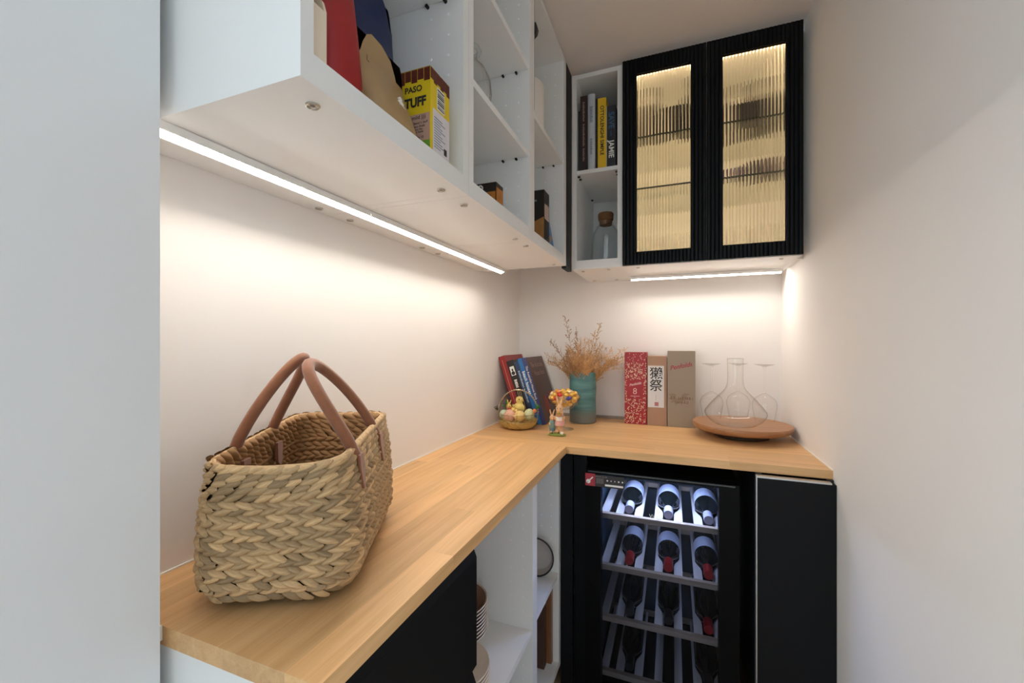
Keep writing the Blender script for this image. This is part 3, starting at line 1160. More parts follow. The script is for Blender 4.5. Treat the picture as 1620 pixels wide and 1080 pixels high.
def book(name, label, cover, t, h, d, group, pagem=None, spine_round=0.0):
    """upright book: spine towards local -Y, thickness along x from 0, base at z=0"""
    o = thing(name, label, 'book', (0, 0, 0), group=group)
    c = .0022
    obj('cover', B(0, c, 0, d, 0, h), cover, o, world=False, bev=.0004)
    obj('cover', B(t - c, t, 0, d, 0, h), cover, o, world=False, bev=.0004)
    if spine_round:
        n = 8
        pts = [(t / 2 - t / 2 * math.cos(math.pi * k / n), c - spine_round * math.sin(math.pi * k / n)) for k in range(n + 1)]
        obj('spine', prism(bmesh.new(), pts, 0, h, 'Z'), cover, o, world=False, smooth=True)
    else:
        obj('spine', B(c, t - c, 0, c, 0, h), cover, o, world=False)
    obj('page_block', B(c, t - c, c, d - .004, .003, h - .003), M_PAGE, o, world=False)
    return o


# five books leaning on the left wall in the corner
LEAN = -math.radians(18.3)
bx = -.527
items = [
    # cover colour, thickness, height, depth, label
    ('picture_book', (.045, .055, .16), .0205, .312, .250, 'house design book with dark blue spine and brown cover leaning outermost'),
    ('picture_book', (.02, .16, .42), .0185, .310, .235, 'bright blue beach house book leaning in the corner'),
    ('picture_book', (.028, .055, .12), .021, .296, .225, 'slate blue coastal book between the bright blue and black books'),
    ('picture_book', (.020, .017, .017), .0355, .296, .235, 'black book with a small portrait on its spine'),
    ('picture_book', (.28, .022, .022), .030, .318, .245, 'dark red hardcover book leaning against the wall'),
]
LB = []
x = bx
for nm, colr, t, hh, dp, lab in items:
    m = mat('cover_%d' % len(LB), colr, .38, noise=.12, nscale=25)
    o = book(nm, lab, m, t, hh, dp, 'books leaning in the corner')
    x -= t / math.cos(LEAN) + .0006
    o.location = (x, 1.80, CT + .0003 + abs(math.sin(LEAN)) * 0)
    o.rotation_euler = (0, LEAN, 0)
    LB.append(o)
M_TXW = mat('print_white', (.78, .78, .74), .6)
M_TXG = mat('print_gold', (.60, .46, .24), .5)
M_TXB = mat('print_black', (.02, .02, .02), .6)
SP = (HALF, HALF, 0)      # spine lettering reading downwards, facing local -Y


def print_bars(parent, m, x0, x1, y, spans):
    """print too small to read on a spine: short strokes along it"""
    bm = bmesh.new()
    for z0, z1 in spans:
        z = z1
        k = 0
        while z > z0:
            w = [.0050, .0034, .0062, .0042][k % 4]
            box(bm, x0, x1 - [0, .002, .001][k % 3], y, y + .0005, z - w, z)
            z -= w + .0020
            k += 1
    tag(obj('fine_print', bm, m, parent, world=False), kind='stuff')

text('The Australian House Book', .0140, M_TXW, LB[0], (.0105, -.0006, .195), SP, world=False)
text('beach houses', .0200, M_TXW, LB[1], (.0095, -.0006, .195), SP, world=False, bold=.0003)
print_bars(LB[2], mat('print_pale_blue', (.35, .48, .62), .6), .0065, .0145, -.0006, [(.10, .165), (.175, .25)])
print_bars(LB[3], M_TXW, .011, .025, -.0006, [(.168, .205)])
for k in range(3):
    obj('text_line', B(.009 + k * .008, .0105 + k * .008, -.0006, 0, .05, .155), M_TXG, LB[3], world=False)
obj('portrait', B(.007, .029, -.0006, 0, .225, .268), M_TXW, LB[3], world=False)
pt = bmesh.new()
ell(pt, (.018, -.0006, .251), (.0045, .0003, .0065), 10, 6)
ell(pt, (.018, -.0006, .236), (.0095, .0003, .009), 10, 6)
obj('portrait_figure', pt, M_TXB, LB[3], world=False)
obj('spine_line', B(.0125, .0145, -.0006, 0, .03, .30), mat('foil_stripe', (.62, .30, .25), .3, metal=.4), LB[4], world=False)
# brown cover picture of the outermost book: its plate, title and two red armchairs
cv = LB[0]
MC = mat('cover_brown', (.085, .036, .028), .4, noise=.3, nscale=14)
obj('cover_print', B(.0206, .0210, .004, .249, .001, .311), MC, cv, world=False)
CVR = (HALF, 0, HALF)
text('The Australian', .034, mat('print_mauve', (.36, .25, .22), .6), cv, (.0213, .125, .272), CVR, world=False, width=.9)
text('House Book', .034, MATS['print_mauve'], cv, (.0213, .130, .232), CVR, world=False, width=.9)
ch = bmesh.new()
ell(ch, (.0211, .19, .100), (.0006, .05, .035), 14, 8)
ell(ch, (.0211, .10, .075), (.0006, .035, .05), 14, 8)
obj('cover_picture', ch, mat('cover_red', (.30, .045, .025), .5), cv, world=False)

# cookbooks on the narrow cabinet's shelf
CKZ = E + .7052
CK = [
    ('cookbook', -.3680, .0110, (.015, .02, .022), .255, .20, 1.722, 'thin black cookbook next to the cabinet side', None),
    ('cookbook', -.3560, .0290, (.022, .010, .010), .305, .23, 1.703, 'thick dark maroon cookbook with small pale lettering', None),
    ('cookbook', -.3255, .0290, (.50, .53, .57), .307, .22, 1.706, 'pale grey cookbook with a rounded spine', .006),
    ('cookbook', -.2955, .0100, (.012, .012, .014), .295, .21, 1.725, 'slim plain black cookbook between the grey and yellow ones', None),
    ('cookbook', -.2845, .0330, (.76, .48, .015), .281, .21, 1.702, 'yellow cookbook with black capitals on its spine', None),
    ('cookbook', -.2500, .0360, (.016, .018, .024), .245, .21, 1.704, 'black cookbook with blue and white capitals on its spine', None),
]
CB = []
for nm, cx_, t, colr, hh, dp, y, lab, sr in CK:
    m = mat('cookbook_%d' % len(CB), colr, .45, noise=.05, nscale=30)
    o = book(nm, lab, m, t, hh, dp, 'cookbooks on the narrow shelf', spine_round=sr or 0)
    o.location = (cx_, y, CKZ)
    CB.append(o)
text('OTTOLENGHI SIMPLE', .0205, M_TXB, CB[4], (.0165, -.0006, .150), SP, world=False, bold=.0004, width=1.0, space=1.02)
text('SAVE', .0300, mat('print_blue', (.03, .10, .20), .5), CB[5], (.018, -.0006, .185), SP, world=False, bold=.0008)
text('with', .0120, MATS['print_blue'], CB[5], (.018, -.0006, .133), SP, world=False)
text('JAMIE', .0285, M_TXW, CB[5], (.018, -.0006, .070), SP, world=False, bold=.0006)
print_bars(CB[2], mat('print_grey', (.22, .26, .32), .5), .0085, .0205, -.0045, [(.19, .255)])
print_bars(CB[2], MATS['print_grey'], .0100, .0190, -.0045, [(.06, .125)])
print_bars(CB[1], mat('print_dusky', (.30, .20, .18), .5), .0100, .0180, -.0006, [(.04, .09), (.10, .19), (.20, .28)])
obj('page_edge', B(.0, .0012, -.0004, .2, .002, .247), M_TXW, CB[5], world=False)

# ------------------------------------------------------------------ cork jar, carafe and other things in the wall cabinets
j = thing('glass_jar', 'clear glass jar with cork stopper inside the narrow cabinet', 'jar', (-.276, 1.86, E + .3364))
obj('jar_body', lathe(bmesh.new(), [(0, .001), (.055, .001), (.064, .008), (.066, .03), (.062, .10), (.055, .145), (.040, .170), (.030, .180), (.030, .196),
                                    (.0275, .196), (.0275, .180), (.037, .168), (.052, .143), (.059, .10), (.063, .03), (.060, .010), (0, .006)], 36), M_JAR, j, world=False, smooth=True)
obj('cork_stopper', lathe(bmesh.new(), [(0, .178), (.026, .178), (.0275, .197), (.032, .200), (.034, .225), (.031, .231), (0, .231)], 28),
    mat('cork', (.17, .075, .025), .8, noise=.4, nscale=60), j, world=False, smooth=True)

c = thing('glass_carafe', 'ribbed clear glass carafe with a ring lip on a cabinet shelf', 'carafe', (-.462, .905, E + .5583))
rib = lambda a, z: 1 + .035 * math.sin(24 * a) * (1 if .01 < z < .10 else 0)
obj('carafe_body', lathe(bmesh.new(), [(0, .001), (.046, .001), (.052, .008), (.055, .04), (.052, .075), (.040, .102), (.024, .118), (.020, .128), (.022, .142)], 96, ripple=rib), M_GLASS, c, world=False, smooth=True)
obj('lip_ring', tube(bmesh.new(), [(.026 * math.cos(2 * math.pi * k / 28), .026 * math.sin(2 * math.pi * k / 28), .146) for k in range(28)], .006, 8, closed=True), M_JAR, c, world=False, smooth=True)

# coffee pod box
p = thing('pod_box', 'low black and orange coffee pod box in the wall cabinet', 'box', (-.47, .996, E + .3364))
obj('carton', B(-.530, -.418, .972, 1.018, E + .3366, E + .4075), mat('carton_black', (.016, .012, .010), .4), p, bev=.0008)
obj('side_print', B(-.4179, -.4176, .974, 1.016, E + .338, E + .396), mat('print_orange', (.42, .15, .02), .5, noise=.5, nscale=40), p)
obj('front_print', B(-.500, -.4195, .9714, .9719, E + .338, E + .384), MATS['print_orange'], p)
obj('machine_print', B(-.495, -.432, .9708, .9713, E + .338, E + .3755), mat('print_navy', (.008, .012, .02), .3), p)
for x in (-.484, -.462):
    q = lathe(bmesh.new(), [(.0045, 0), (.0085, 0), (.0085, .0005), (.0045, .0005)], 20, close=True)
    bmesh.ops.rotate(q, verts=q.verts, cent=(0, 0, 0), matrix=Matrix.Rotation(HALF, 3, 'X'))
    bmesh.ops.translate(q, verts=q.verts, vec=(x, .9714, E + .3955))
    obj('badge', q, M_TXW, p)

# tall black carton and blue pouch
p = thing('tall_carton', 'tall black carton with red badge in the wall cabinet', 'box', (-.46, 1.398, E + .3364))
obj('carton', B(-.520, -.410, 1.367, 1.429, E + .3366, E + .522), MATS['carton_black'], p, bev=.0008)
obj('front_print', prism(bmesh.new(), [(-.52, E + .345), (-.4105, E + .355), (-.4105, E + .430), (-.52, E + .385)], 1.3663, 1.3668, 'Y'), mat('print_caramel', (.35, .16, .04), .5, noise=.3, nscale=40), p)
q = lathe(bmesh.new(), [(0, 0), (.013, 0), (.013, .0005), (0, .0005)], 20)
bmesh.ops.rotate(q, verts=q.verts, cent=(0, 0, 0), matrix=Matrix.Rotation(HALF, 3, 'X'))
bmesh.ops.translate(q, verts=q.verts, vec=(-.463, 1.3665, E + .440))
obj('badge', q, mat('badge_red', (.5, .02, .03), .5), p)
obj('badge_mark', B(-.467, -.459, 1.3654, 1.3660, E + .434, E + .446), M_TXW, p)
obj('fine_print', B(-.458, -.436, 1.3660, 1.3666, E + .484, E + .490), MATS['print_grey'], p)
obj('side_label', B(-.4099, -.4096, 1.374, 1.424, E + .425, E + .476), mat('label_pink', (.60, .45, .38), .6), p)
for k in range(5):
    obj('text_line', B(-.4096, -.4094, 1.379, 1.416, E + .432 + k * .009, E + .4345 + k * .009), MATS['print_grey'], p)


def pouch(name, label, cx_, cy_, zb, w, d, h, m, axis='Y', pinch=.12, wave=0.0, seed=1, group=None):
    """soft stand-up bag: wide base, flattened sealed top"""
    o = thing(name, label, 'bag', (cx_, cy_, zb), group=group)
    rr = random.Random(seed)
    bm = bmesh.new()
    NZ, NS = 14, 36
    rings = []
    ph = rr.uniform(0, 6)
    for i in range(NZ + 1):
        k = i / NZ
        dd = d * (1 - k ** 1.6) * (.85 + .15 * math.cos(k * 3)) + d * pinch
        ww = w * (1 - .05 * math.sin(k * 3.1))
        if i == 0:
            dd *= .9; ww *= .97
        ring = []
        for s in range(NS):
            a = 2 * math.pi * s / NS
            ca, sa = math.cos(a), math.sin(a)
            x = ww / 2 * math.copysign(abs(ca) ** .55, ca)
            y = dd / 2 * math.copysign(abs(sa) ** .75, sa)
            b_ = wave * math.sin(5 * a + ph + k * 5) * math.sin(k * 3.1)
            z = k * h + (wave * 1.2 * math.sin(3 * a + ph) if i == NZ else 0)
            p_ = (x * (1 + b_), y + b_ * .02, z)
            ring.append(bm.verts.new((p_[1], p_[0], p_[2]) if axis == 'Y' else p_))
        rings.append(ring)
    for A, C_ in zip(rings[:-1], rings[1:]):
        for s in range(NS):
            bm.faces.new((A[s], A[(s + 1) % NS], C_[(s + 1) % NS], C_[s]))
    bm.faces.new(rings[0][::-1])
    bm.faces.new(rings[-1])
    obj('bag_body', bm, m, o, world=False, smooth=True, ang=70)
    return o


bp = pouch('snack_pouch', 'blue snack pouch standing beside the black carton', -.440, 1.474, E + .3364, .075, .055, .165, mat('pouch_blue', (.045, .18, .42), .32, noise=.25, nscale=35), wave=.03, seed=4)
obj('picture_window', B(-.4160, -.4125, 1.445, 1.476, E + .352, E + .385), mat('window_tan', (.42, .27, .17), .4, noise=.4, nscale=50), bp, bev=.0005)

# white canister
cn = thing('paper_roll', 'white paper roll standing on the shelf behind the hinge bracket', 'roll', (-.476, 1.372, E + .7003))
obj('roll', lathe(bmesh.new(), [(.018, 0), (.060, 0), (.061, .004), (.061, .183), (.054, .193), (.018, .193)], 36, close=True), mat('paper_white', (.80, .75, .70), .8), cn, world=False, smooth=True)
obj('core', lathe(bmesh.new(), [(.0165, .0005), (.0179, .0005), (.0179, .1925), (.0165, .1925)], 24, close=True), mat('card_core', (.35, .24, .15), .8), cn, world=False, smooth=True)

# food bags and taco kit in the first cabinet
ZF = E + .3364
fh = thing('file_holder', 'cream magazine file with a scooped front edge', 'organizer', (-.56, .391, ZF))
q = bmesh.new()
out = [(-.70, ZF), (-.4035, ZF), (-.4035, ZF + .075), (-.4075, ZF + .088), (-.430, ZF + .118), (-.437, ZF + .14), (-.439, ZF + .24), (-.70, ZF + .25)]
prism(q, out, .3995, .4035, 'Y')
obj('side_panel', q, mat('cream_board', (.76, .64, .50), .6), fh)
q = bmesh.new()
prism(q, out, .3725, .3765, 'Y')
obj('side_panel', q, MATS['cream_board'], fh)
obj('end_panel', B(-.4075, -.4035, .3766, .3994, ZF, ZF + .074), MATS['cream_board'], fh)
obj('base_panel', B(-.70, -.4076, .3766, .3994, ZF, ZF + .004), MATS['cream_board'], fh)

M_REDB = mat('bag_red', (.30, .006, .008), .5, noise=.3, nscale=12)
M_BLUB = mat('bag_navy', (.006, .012, .075), .42, noise=.25, nscale=12)
M_TANB = mat('bag_tan', (.36, .23, .105), .45, noise=.12, nscale=15)
rb = pouch('food_bag', 'tall red food bag next to the cream magazine file', -.462, .448, ZF, .084, .105, .335, M_REDB, wave=.05, seed=2)
bb = pouch('food_bag', 'tall navy blue food bag behind the tan pouch', -.553, .634, ZF, .190, .106, .330, M_BLUB, wave=.03, seed=5)
bt = bmesh.new()
ell(bt, (-.4985, .555, ZF + .285), (.003, .018, .012), 10, 6)
obj('white_print', bt, mat('print_dim_white', (.35, .36, .40), .5, noise=.5, nscale=200), bb)
tb = pouch('food_pouch', 'tan stand-up pouch with a white leaf print', -.447, .556, ZF, .124, .090, .112, M_TANB, wave=.03, seed=9)
lf = bmesh.new()
for k in range(9):
    zz = k * .0060
    wd = .014 * math.sin(math.pi * (k + 1.2) / 10.5)
    xo = -.4075 - .0012 * k
    for s_ in (-1, 1):
        prism(lf, [(.572 + s_ * .0006, ZF + .010 + zz), (.572 + s_ * wd, ZF + .0135 + zz), (.572 + s_ * .0006, ZF + .0175 + zz)], xo - .004, xo + .0012, 'X')
obj('leaf_print', lf, mat('print_silver_white', (.75, .73, .70), .4), tb)
text('L', .013, M_TXB, tb, (-.4255, .505, ZF + .088), (HALF, 0, HALF))

tk = thing('taco_box', 'yellow taco kit box with barcode and brick-red tiled top', 'box', (-.44, .671, ZF))
bx0, bx1, by0, by1, bz1 = -.480, -.4005, .6375, .7045, E + .490
obj('carton', B(bx0, bx1, by0, by1, ZF + .0002, bz1), mat('carton_yellow', (.72, .53, .015), .4), tk, bev=.0008)
M_TILE = mat('print_roof_tile', (.10, .016, .012), .5, noise=.5, nscale=200)
# scalloped roof-tile band printed round the top
nt = 6
for i in range(nt):
    a0 = bx0 + (bx1 - bx0) * i / nt
    a1 = bx0 + (bx1 - bx0) * (i + 1) / nt
    lo = bz1 - .020 - .004 * (i % 2)
    obj('tile_print', B(a0 + .0006, a1 - .0006, by0 - .0006, by0 - .0001, lo, bz1 - .001), M_TILE, tk)
for i in range(6):
    a0 = by0 + (by1 - by0) * i / 6
    a1 = by0 + (by1 - by0) * (i + 1) / 6
    lo = bz1 - .020 - .004 * (i % 2)
    obj('tile_print', B(bx1 + .0001, bx1 + .0006, a0 + .0005, a1 - .0005, lo, bz1 - .001), M_TILE, tk)
obj('tile_print', B(bx0, bx1, by0, by1, bz1 + .0001, bz1 + .0005), M_TILE, tk)
text('EL PASO', .015, M_TXB, tk, (-.445, by0 - .0007, bz1 - .036), bold=.0004)
text('STUFF', .0230, M_TXB, tk, (-.436, by0 - .0007, bz1 - .060), bold=.0010, width=.86)
obj('mild_label', B(-.452, bx1 - .001, by0 - .0006, by0 - .0001, ZF + .024, ZF + .072), mat('print_kraft', (.50, .31, .24), .6), tk)
text('mild )))', .0100, M_TXB, tk, (-.424, by0 - .0009, ZF + .066))
text('10 Stand \'n Stuff', .0056, M_TXB, tk, (-.424, by0 - .0009, ZF + .056))
text('Taco Shells', .0056, M_TXB, tk, (-.424, by0 - .0009, ZF + .050))
text('Spice Mix', .0050, M_TXB, tk, (-.426, by0 - .0009, ZF + .0445))
text('Taco Sauce', .0050, M_TXB, tk, (-.426, by0 - .0009, ZF + .040))
text('Makes 10', .0062, M_TXB, tk, (-.426, by0 - .0009, ZF + .030))
obj('green_band', B(bx0 + .001, bx1 - .001, by0 - .0005, by0 - .0001, ZF + .001, ZF + .0235), mat('print_green', (.16, .36, .04), .5), tk)
RX = (HALF, 0, HALF)
obj('label_print', B(bx1 + .0001, bx1 + .0005, by0 + .008, by1 - .001, ZF + .002, ZF + .084), mat('print_offwhite', (.66, .62, .64), .6), tk)
obj('barcode', B(bx1 + .0001, bx1 + .0005, by0 + .022, by0 + .048, ZF + .088, ZF + .128), M_TXW, tk)
for k in range(9):
    obj('bar', B(bx1 + .0005, bx1 + .0008, by0 + .0235, by0 + .0465, ZF + .0905 + k * .004, ZF + .0905 + k * .004 + [.0022, .0013, .0026][k % 3]), M_TXB, tk)
for k in range(12):
    obj('text_line', B(bx1 + .0005, bx1 + .0008, by0 + .012, by0 + [.034, .05, .04][k % 3], ZF + .016 + k * .0048, ZF + .0178 + k * .0048), MATS['print_grey'], tk)
obj('emblem', B(bx1 + .0005, bx1 + .0008, by0 + .046, by0 + .056, ZF + .014, ZF + .026), M_TXB, tk)

# ------------------------------------------------------------------ things behind the reeded glass
M_SPIRIT = mat('dark_spirit', (.022, .012, .008), .15)
M_AMBER = thin_glass('amber_spirit', (.52, .26, .10), edge=(.2, .08, .03))


def spirit(x, y, z, r, hh, m, label, capm, square=False):
    o = thing('spirit_bottle', label, 'bottle', (x, y, z), group='bottles behind the reeded glass')
    n = 4 if square else 24
    obj('bottle_body', lathe(bmesh.new(), [(0, .001), (r, .001), (r, hh * .58), (r * .85, hh * .66), (r * .36, hh * .74), (r * .32, hh * .88), (0, hh * .88)], n), m, o, world=False, smooth=not square)
    obj('cap', lathe(bmesh.new(), [(0, hh * .88), (r * .42, hh * .88), (r * .42, hh), (0, hh)], 18), capm, o, world=False, smooth=True)
    return o


def carton(name, x0, x1, y0, y1, z0, z1, m, label):
    o = thing(name, label, 'box', ((x0 + x1) / 2, (y0 + y1) / 2, z0), group='boxes behind the reeded glass')
    obj('carton', B(x0, x1, y0, y1, z0 + .0002, z1), m, o, bev=.001)
    obj('lid', B(x0 - .001, x1 + .001, y0 - .001, y1 + .001, z1 + .0002, z1 + .012), m, o, bev=.001)
    return o


ZG2, ZG1, ZG0 = E + .8127, E + .6102, E + .3364
spirit(-.100, 1.785, ZG2, .034, .215, M_SPIRIT, 'brown spirit bottle behind the reeded pane near the cookbooks', M_CAPB)
carton('gift_box', -.022, .034, 1.750, 1.800, ZG2, ZG2 + .100, mat('carton_dark', (.015, .012, .012), .4), 'small upright dark box behind the reeded pane near the cookbooks')
spirit(.100, 1.79, ZG2, .042, .235, mat('black_bottle', (.006, .006, .006), .2), 'black bottle standing behind the meeting door stiles', M_CAPB)
carton('gift_box', .200, .315, 1.750, 1.800, ZG2, ZG2 + .062, MATS['carton_dark'], 'long low dark box behind the reeded pane near the right wall')
spirit(.270, 1.880, ZG2, .046, .215, M_SPIRIT, 'brown spirit bottle behind the long low dark box', M_CAPB)
spirit(.352, 1.850, ZG2, .036, .200, MATS['black_bottle'], 'black bottle close to the right side of the glass cabinet', M_CAPB)
bo = thing('dark_teapot', 'round dark teapot on the lower glass shelf', 'teapot', (.318, 1.805, ZG1))
M_TP = mat('teapot_iron', (.05, .035, .045), .4)
obj('pot', lathe(bmesh.new(), [(0, .001), (.035, .001), (.055, .02), (.058, .04), (.045, .065), (.02, .074), (0, .076)], 28), M_TP, bo, world=False, smooth=True)
obj('knob', lathe(bmesh.new(), [(0, .075), (.006, .075), (.008, .084), (0, .090)], 14), M_TP, bo, world=False, smooth=True)
obj('spout', tube(bmesh.new(), [(-.050, 0, .03), (-.066, 0, .045), (-.072, 0, .062)], [.012, .009, .006], 10), M_TP, bo, world=False, smooth=True)
obj('handle', tube(bmesh.new(), [(.050, 0, .055), (.068, 0, .055), (.070, 0, .030), (.053, 0, .022)], .004, 8), M_TP, bo, world=False, smooth=True)
cu_ = thing('shot_cup', 'small purple cup on the lower glass shelf', 'cup', (.205, 1.78, ZG1))
obj('cup', lathe(bmesh.new(), [(0, .001), (.016, .001), (.020, .045), (.0185, .045), (.0148, .004), (0, .004)], 20), mat('purple_glaze', (.05, .01, .09), .3), cu_, world=False, smooth=True)
obj('foot_ring', lathe(bmesh.new(), [(.010, .0002), (.013, .0002), (.013, .001), (.010, .001)], 20, close=True), MATS['purple_glaze'], cu_, world=False)


def tumbler(x, y, z, r, hh, label, group):
    o = thing('tumbler', label, 'glass', (x, y, z), group=group)
    obj('bowl', lathe(bmesh.new(), [(r * .82, .006), (r, hh), (r * .96, hh), (r * .78, .008)], 24), M_GLASS, o, world=False, smooth=True)
    obj('base', lathe(bmesh.new(), [(0, .0004), (r * .80, .0004), (r * .82, .006), (0, .0075)], 24), M_JAR, o, world=False, smooth=True)
    return o


for x, y in ((-.12, 1.80), (-.04, 1.80), (.04, 1.80), (-.08, 1.90), (.0, 1.90)):
    tumbler(x, y, ZG0, .034, .095, 'clear tumbler on the cabinet floor behind the pane near the cookbooks', 'tumblers in the glass cabinet')
for x, y in ((.19, 1.80), (.27, 1.80), (.35, 1.80), (.23, 1.90), (.31, 1.90)):
    tumbler(x, y, ZG0, .034, .105, 'clear tumbler on the cabinet floor behind the pane near the right wall', 'tumblers in the glass cabinet')
for x, y in ((-.10, 1.86), (-.01, 1.84)):
    tumbler(x, y, ZG1, .036, .06, 'low clear tumbler on the lower glass shelf', 'tumblers in the glass cabinet')

# ------------------------------------------------------------------ vase with dried flowers
VX, VY = -.395, 1.945
v = thing('vase', 'teal ceramic cylinder vase with a wavy relief', 'vase', (VX, VY, CT))
m = bpy.data.materials.new('teal_glaze')
N, L = nodes_of(m)
b = N['Principled BSDF']
b.inputs['Roughness'].default_value = .45
tc = N.new('ShaderNodeTexCoord')
mp = N.new('ShaderNodeMapping'); mp.inputs['Scale'].default_value = (4, 4, 26); mp.inputs['Rotation'].default_value = (.12, .1, 0)
L.new(tc.outputs['Object'], mp.inputs['Vector'])
n1 = N.new('ShaderNodeTexNoise'); n1.inputs['Scale'].default_value = 1.6; n1.inputs['Detail'].default_value = 4
L.new(mp.outputs[0], n1.inputs['Vector'])
rp = N.new('ShaderNodeValToRGB')
rp.color_ramp.elements[0].position = .32; rp.color_ramp.elements[0].color = (.035, .115, .145, 1)
rp.color_ramp.elements[1].position = .68; rp.color_ramp.elements[1].color = (.115, .275, .265, 1)
L.new(n1.outputs['Fac'], rp.inputs['Fac'])
# unglazed grey foot of the vase
sx = N.new('ShaderNodeSeparateXYZ'); L.new(tc.outputs['Object'], sx.inputs[0])
mr = N.new('ShaderNodeMapRange'); mr.inputs['From Min'].default_value = .07; mr.inputs['From Max'].default_value = .035
L.new(sx.outputs['Z'], mr.inputs['Value'])
mx = N.new('ShaderNodeMix'); mx.data_type = 'RGBA'; mx.inputs[7].default_value = (.155, .17, .155, 1)
L.new(mr.outputs[0], mx.inputs[0]); L.new(rp.outputs[0], mx.inputs[6]); L.new(mx.outputs[2], b.inputs['Base Color'])
M_TEAL = m


def vr(a, z):
    g = max(0, math.sin(math.pi * min(1, max(0, (z - .05) / .13))))
    return 1 + .020 * g * (math.sin(2 * a + 46 * z) + .5 * math.sin(3 * a - 70 * z))


prof = [(0, .0005), (.058, .0005), (.0605, .003)] + [(.0608 + .0006 * k / 30, .004 + .230 * k / 30) for k in range(31)] + [(.0575, .234), (.0570, .03), (0, .03)]
obj('vase_body', lathe(bmesh.new(), prof, 72, ripple=vr), M_TEAL, v, world=False, smooth=True)

fl = thing('dried_flowers', 'bunch of tan dried statice flowers standing in the teal vase', 'flowers', (VX, VY, CT + .034))
M_DRY = mat('dried_flower', (.60, .36, .165), .8, noise=.35, nscale=80, rand=.22)
M_DRYD = mat('dried_flower_dark', (.36, .19, .09), .8, noise=.35, nscale=80, rand=.2)
rf = random.Random(21)


def stem(base, tip, bend, n_tw, m, bud=.0034, twl=.05):
    bm = bmesh.new()
    base, tip = Vector(base), Vector(tip)
    mid = Vector(bend)
    P = []
    for i in range(9):
        t = i / 8
        P.append(base * (1 - t) ** 2 + mid * 2 * t * (1 - t) + tip * t * t)
    tube(bm, P, [.0011 - .0006 * i / 8 for i in range(9)], 4)

    def budat(p, s):
        d = Vector((rf.uniform(-1, 1), rf.uniform(-1, 1), rf.uniform(-.3, 1))).normalized()
        e = d.orthogonal().normalized() * s * .5
        f = d.cross(e).normalized() * s * .5
        vs = [bm.verts.new(q) for q in (p - d * s * .4, p + e, p + f, p - e, p - f, p + d * s)]
        for a_, b_ in ((1, 2), (2, 3), (3, 4), (4, 1)):
            bm.faces.new((vs[0], vs[b_], vs[a_]))
            bm.faces.new((vs[5], vs[a_], vs[b_]))
    for k in range(n_tw):
        t = .42 + .58 * (k + rf.random()) / n_tw
        i = min(7, int(t * 8))
        p = P[i].lerp(P[i + 1], t * 8 - i)
        ax = (P[i + 1] - P[i]).normalized()
        d = Vector((rf.uniform(-1, 1), rf.uniform(-1, 1), rf.uniform(0, .9)))
        d = (d + ax * .5).normalized()
        ln = twl * (1.15 - t) * rf.uniform(.6, 1.4) + .010
        tube(bm, [p, p + d * ln * .55 + Vector((0, 0, .002)), p + d * ln], [.0006, .0005, .0004], 3, cap=False)
        nb = max(3, int(ln / .006))
        for q in range(nb):
            budat(p + d * ln * (q + 1) / nb + Vector((rf.uniform(-.003, .003), rf.uniform(-.003, .003), rf.uniform(-.002, .003))), bud * rf.uniform(.7, 1.35))
    for q in range(5):
        budat(tip + Vector((rf.uniform(-.002, .002), rf.uniform(-.002, .002), -q * .004)), bud)
    obj('stem', bm, m, fl, world=False)


for k in range(60):
    a = rf.uniform(0, 2 * math.pi)
    r = .044 * math.sqrt(rf.random())
    sp = .150 * math.sqrt(rf.random())
    hh = .350 - .70 * sp + rf.uniform(-.04, .035)
    tx_ = sp * math.cos(a) * 1.2
    ty_ = max(-.13, min(.105, sp * math.sin(a)))
    stem((r * math.cos(a) * .4, r * math.sin(a) * .4, .0), (tx_, ty_, hh), (r * math.cos(a), r * math.sin(a), .215), rf.randint(20, 28), M_DRY if tx_ > -.03 or rf.random() < .5 else M_DRYD)
for tip, m_ in (((-.080, -.02, .455), M_DRYD), ((.080, .0, .425), M_DRY), ((-.035, .02, .390), M_DRYD), ((.05, .03, .385), M_DRY), ((-.150, -.02, .34), M_DRYD), ((-.165, .0, .245), M_DRYD), ((.19, .0, .305), M_DRY), ((.18, .02, .27), M_DRY)):
    stem((tip[0] * .12, tip[1] * .2, 0), tip, (max(-.04, min(.04, tip[0] * .4)), 0, .215), 28, m_, .0044, .045)

# ------------------------------------------------------------------ wine gift boxes
M_WB = CT + .0002


def gift(name, label, x0, x1, y0, y1, zt, m):
    o = thing(name, label, 'box', ((x0 + x1) / 2, (y0 + y1) / 2, CT), group='wine gift boxes on the worktop')
    obj('carton', B(x0, x1, y0, y1, M_WB, zt), m, o, bev=.0012)
    return o


RF = E - .0436
g1 = gift('wine_box', 'red wine gift box printed with pale blossoms and the number 8', -.2085, -.1115, 1.978, 2.071, RF, mat('gift_red', (.36, .008, .018), .4, noise=.12, nscale=12))
rp_ = random.Random(5)
bm = bmesh.new()
cnt = 0
while cnt < 430:
    x = rp_.uniform(-.2075, -.1125)
    z = rp_.uniform(CT + .003, RF - .003)
    kz = (z - CT) / (RF - CT)
    kx = abs(x + .16) / .048
    dens = .95 if .28 < kz < .78 else (.75 if kz < .2 or kx > .0 else .4)
    if kz > .86:
        dens = .22
    if kz < .3:
        dens = .75 if abs(kx - .65 + kz) < .45 else .15
    if -.1985 < x < -.1265 and E - .2570 < z < E - .1690:
        continue
    if rp_.random() > dens:
        continue
    s = rp_.uniform(.0016, .0036)
    a = rp_.uniform(0, 6.28)
    pts = [(x + s * math.cos(a + t) * (1.2 if q % 2 == 0 else .75), z + s * math.sin(a + t) * (1.2 if q % 2 == 0 else .75)) for q, t in enumerate((0, 1.57, 3.14, 4.71))]
    bm.faces.new([bm.verts.new((p_[0], 1.9776 - cnt * 2e-6, p_[1])) for p_ in pts])
    cnt += 1
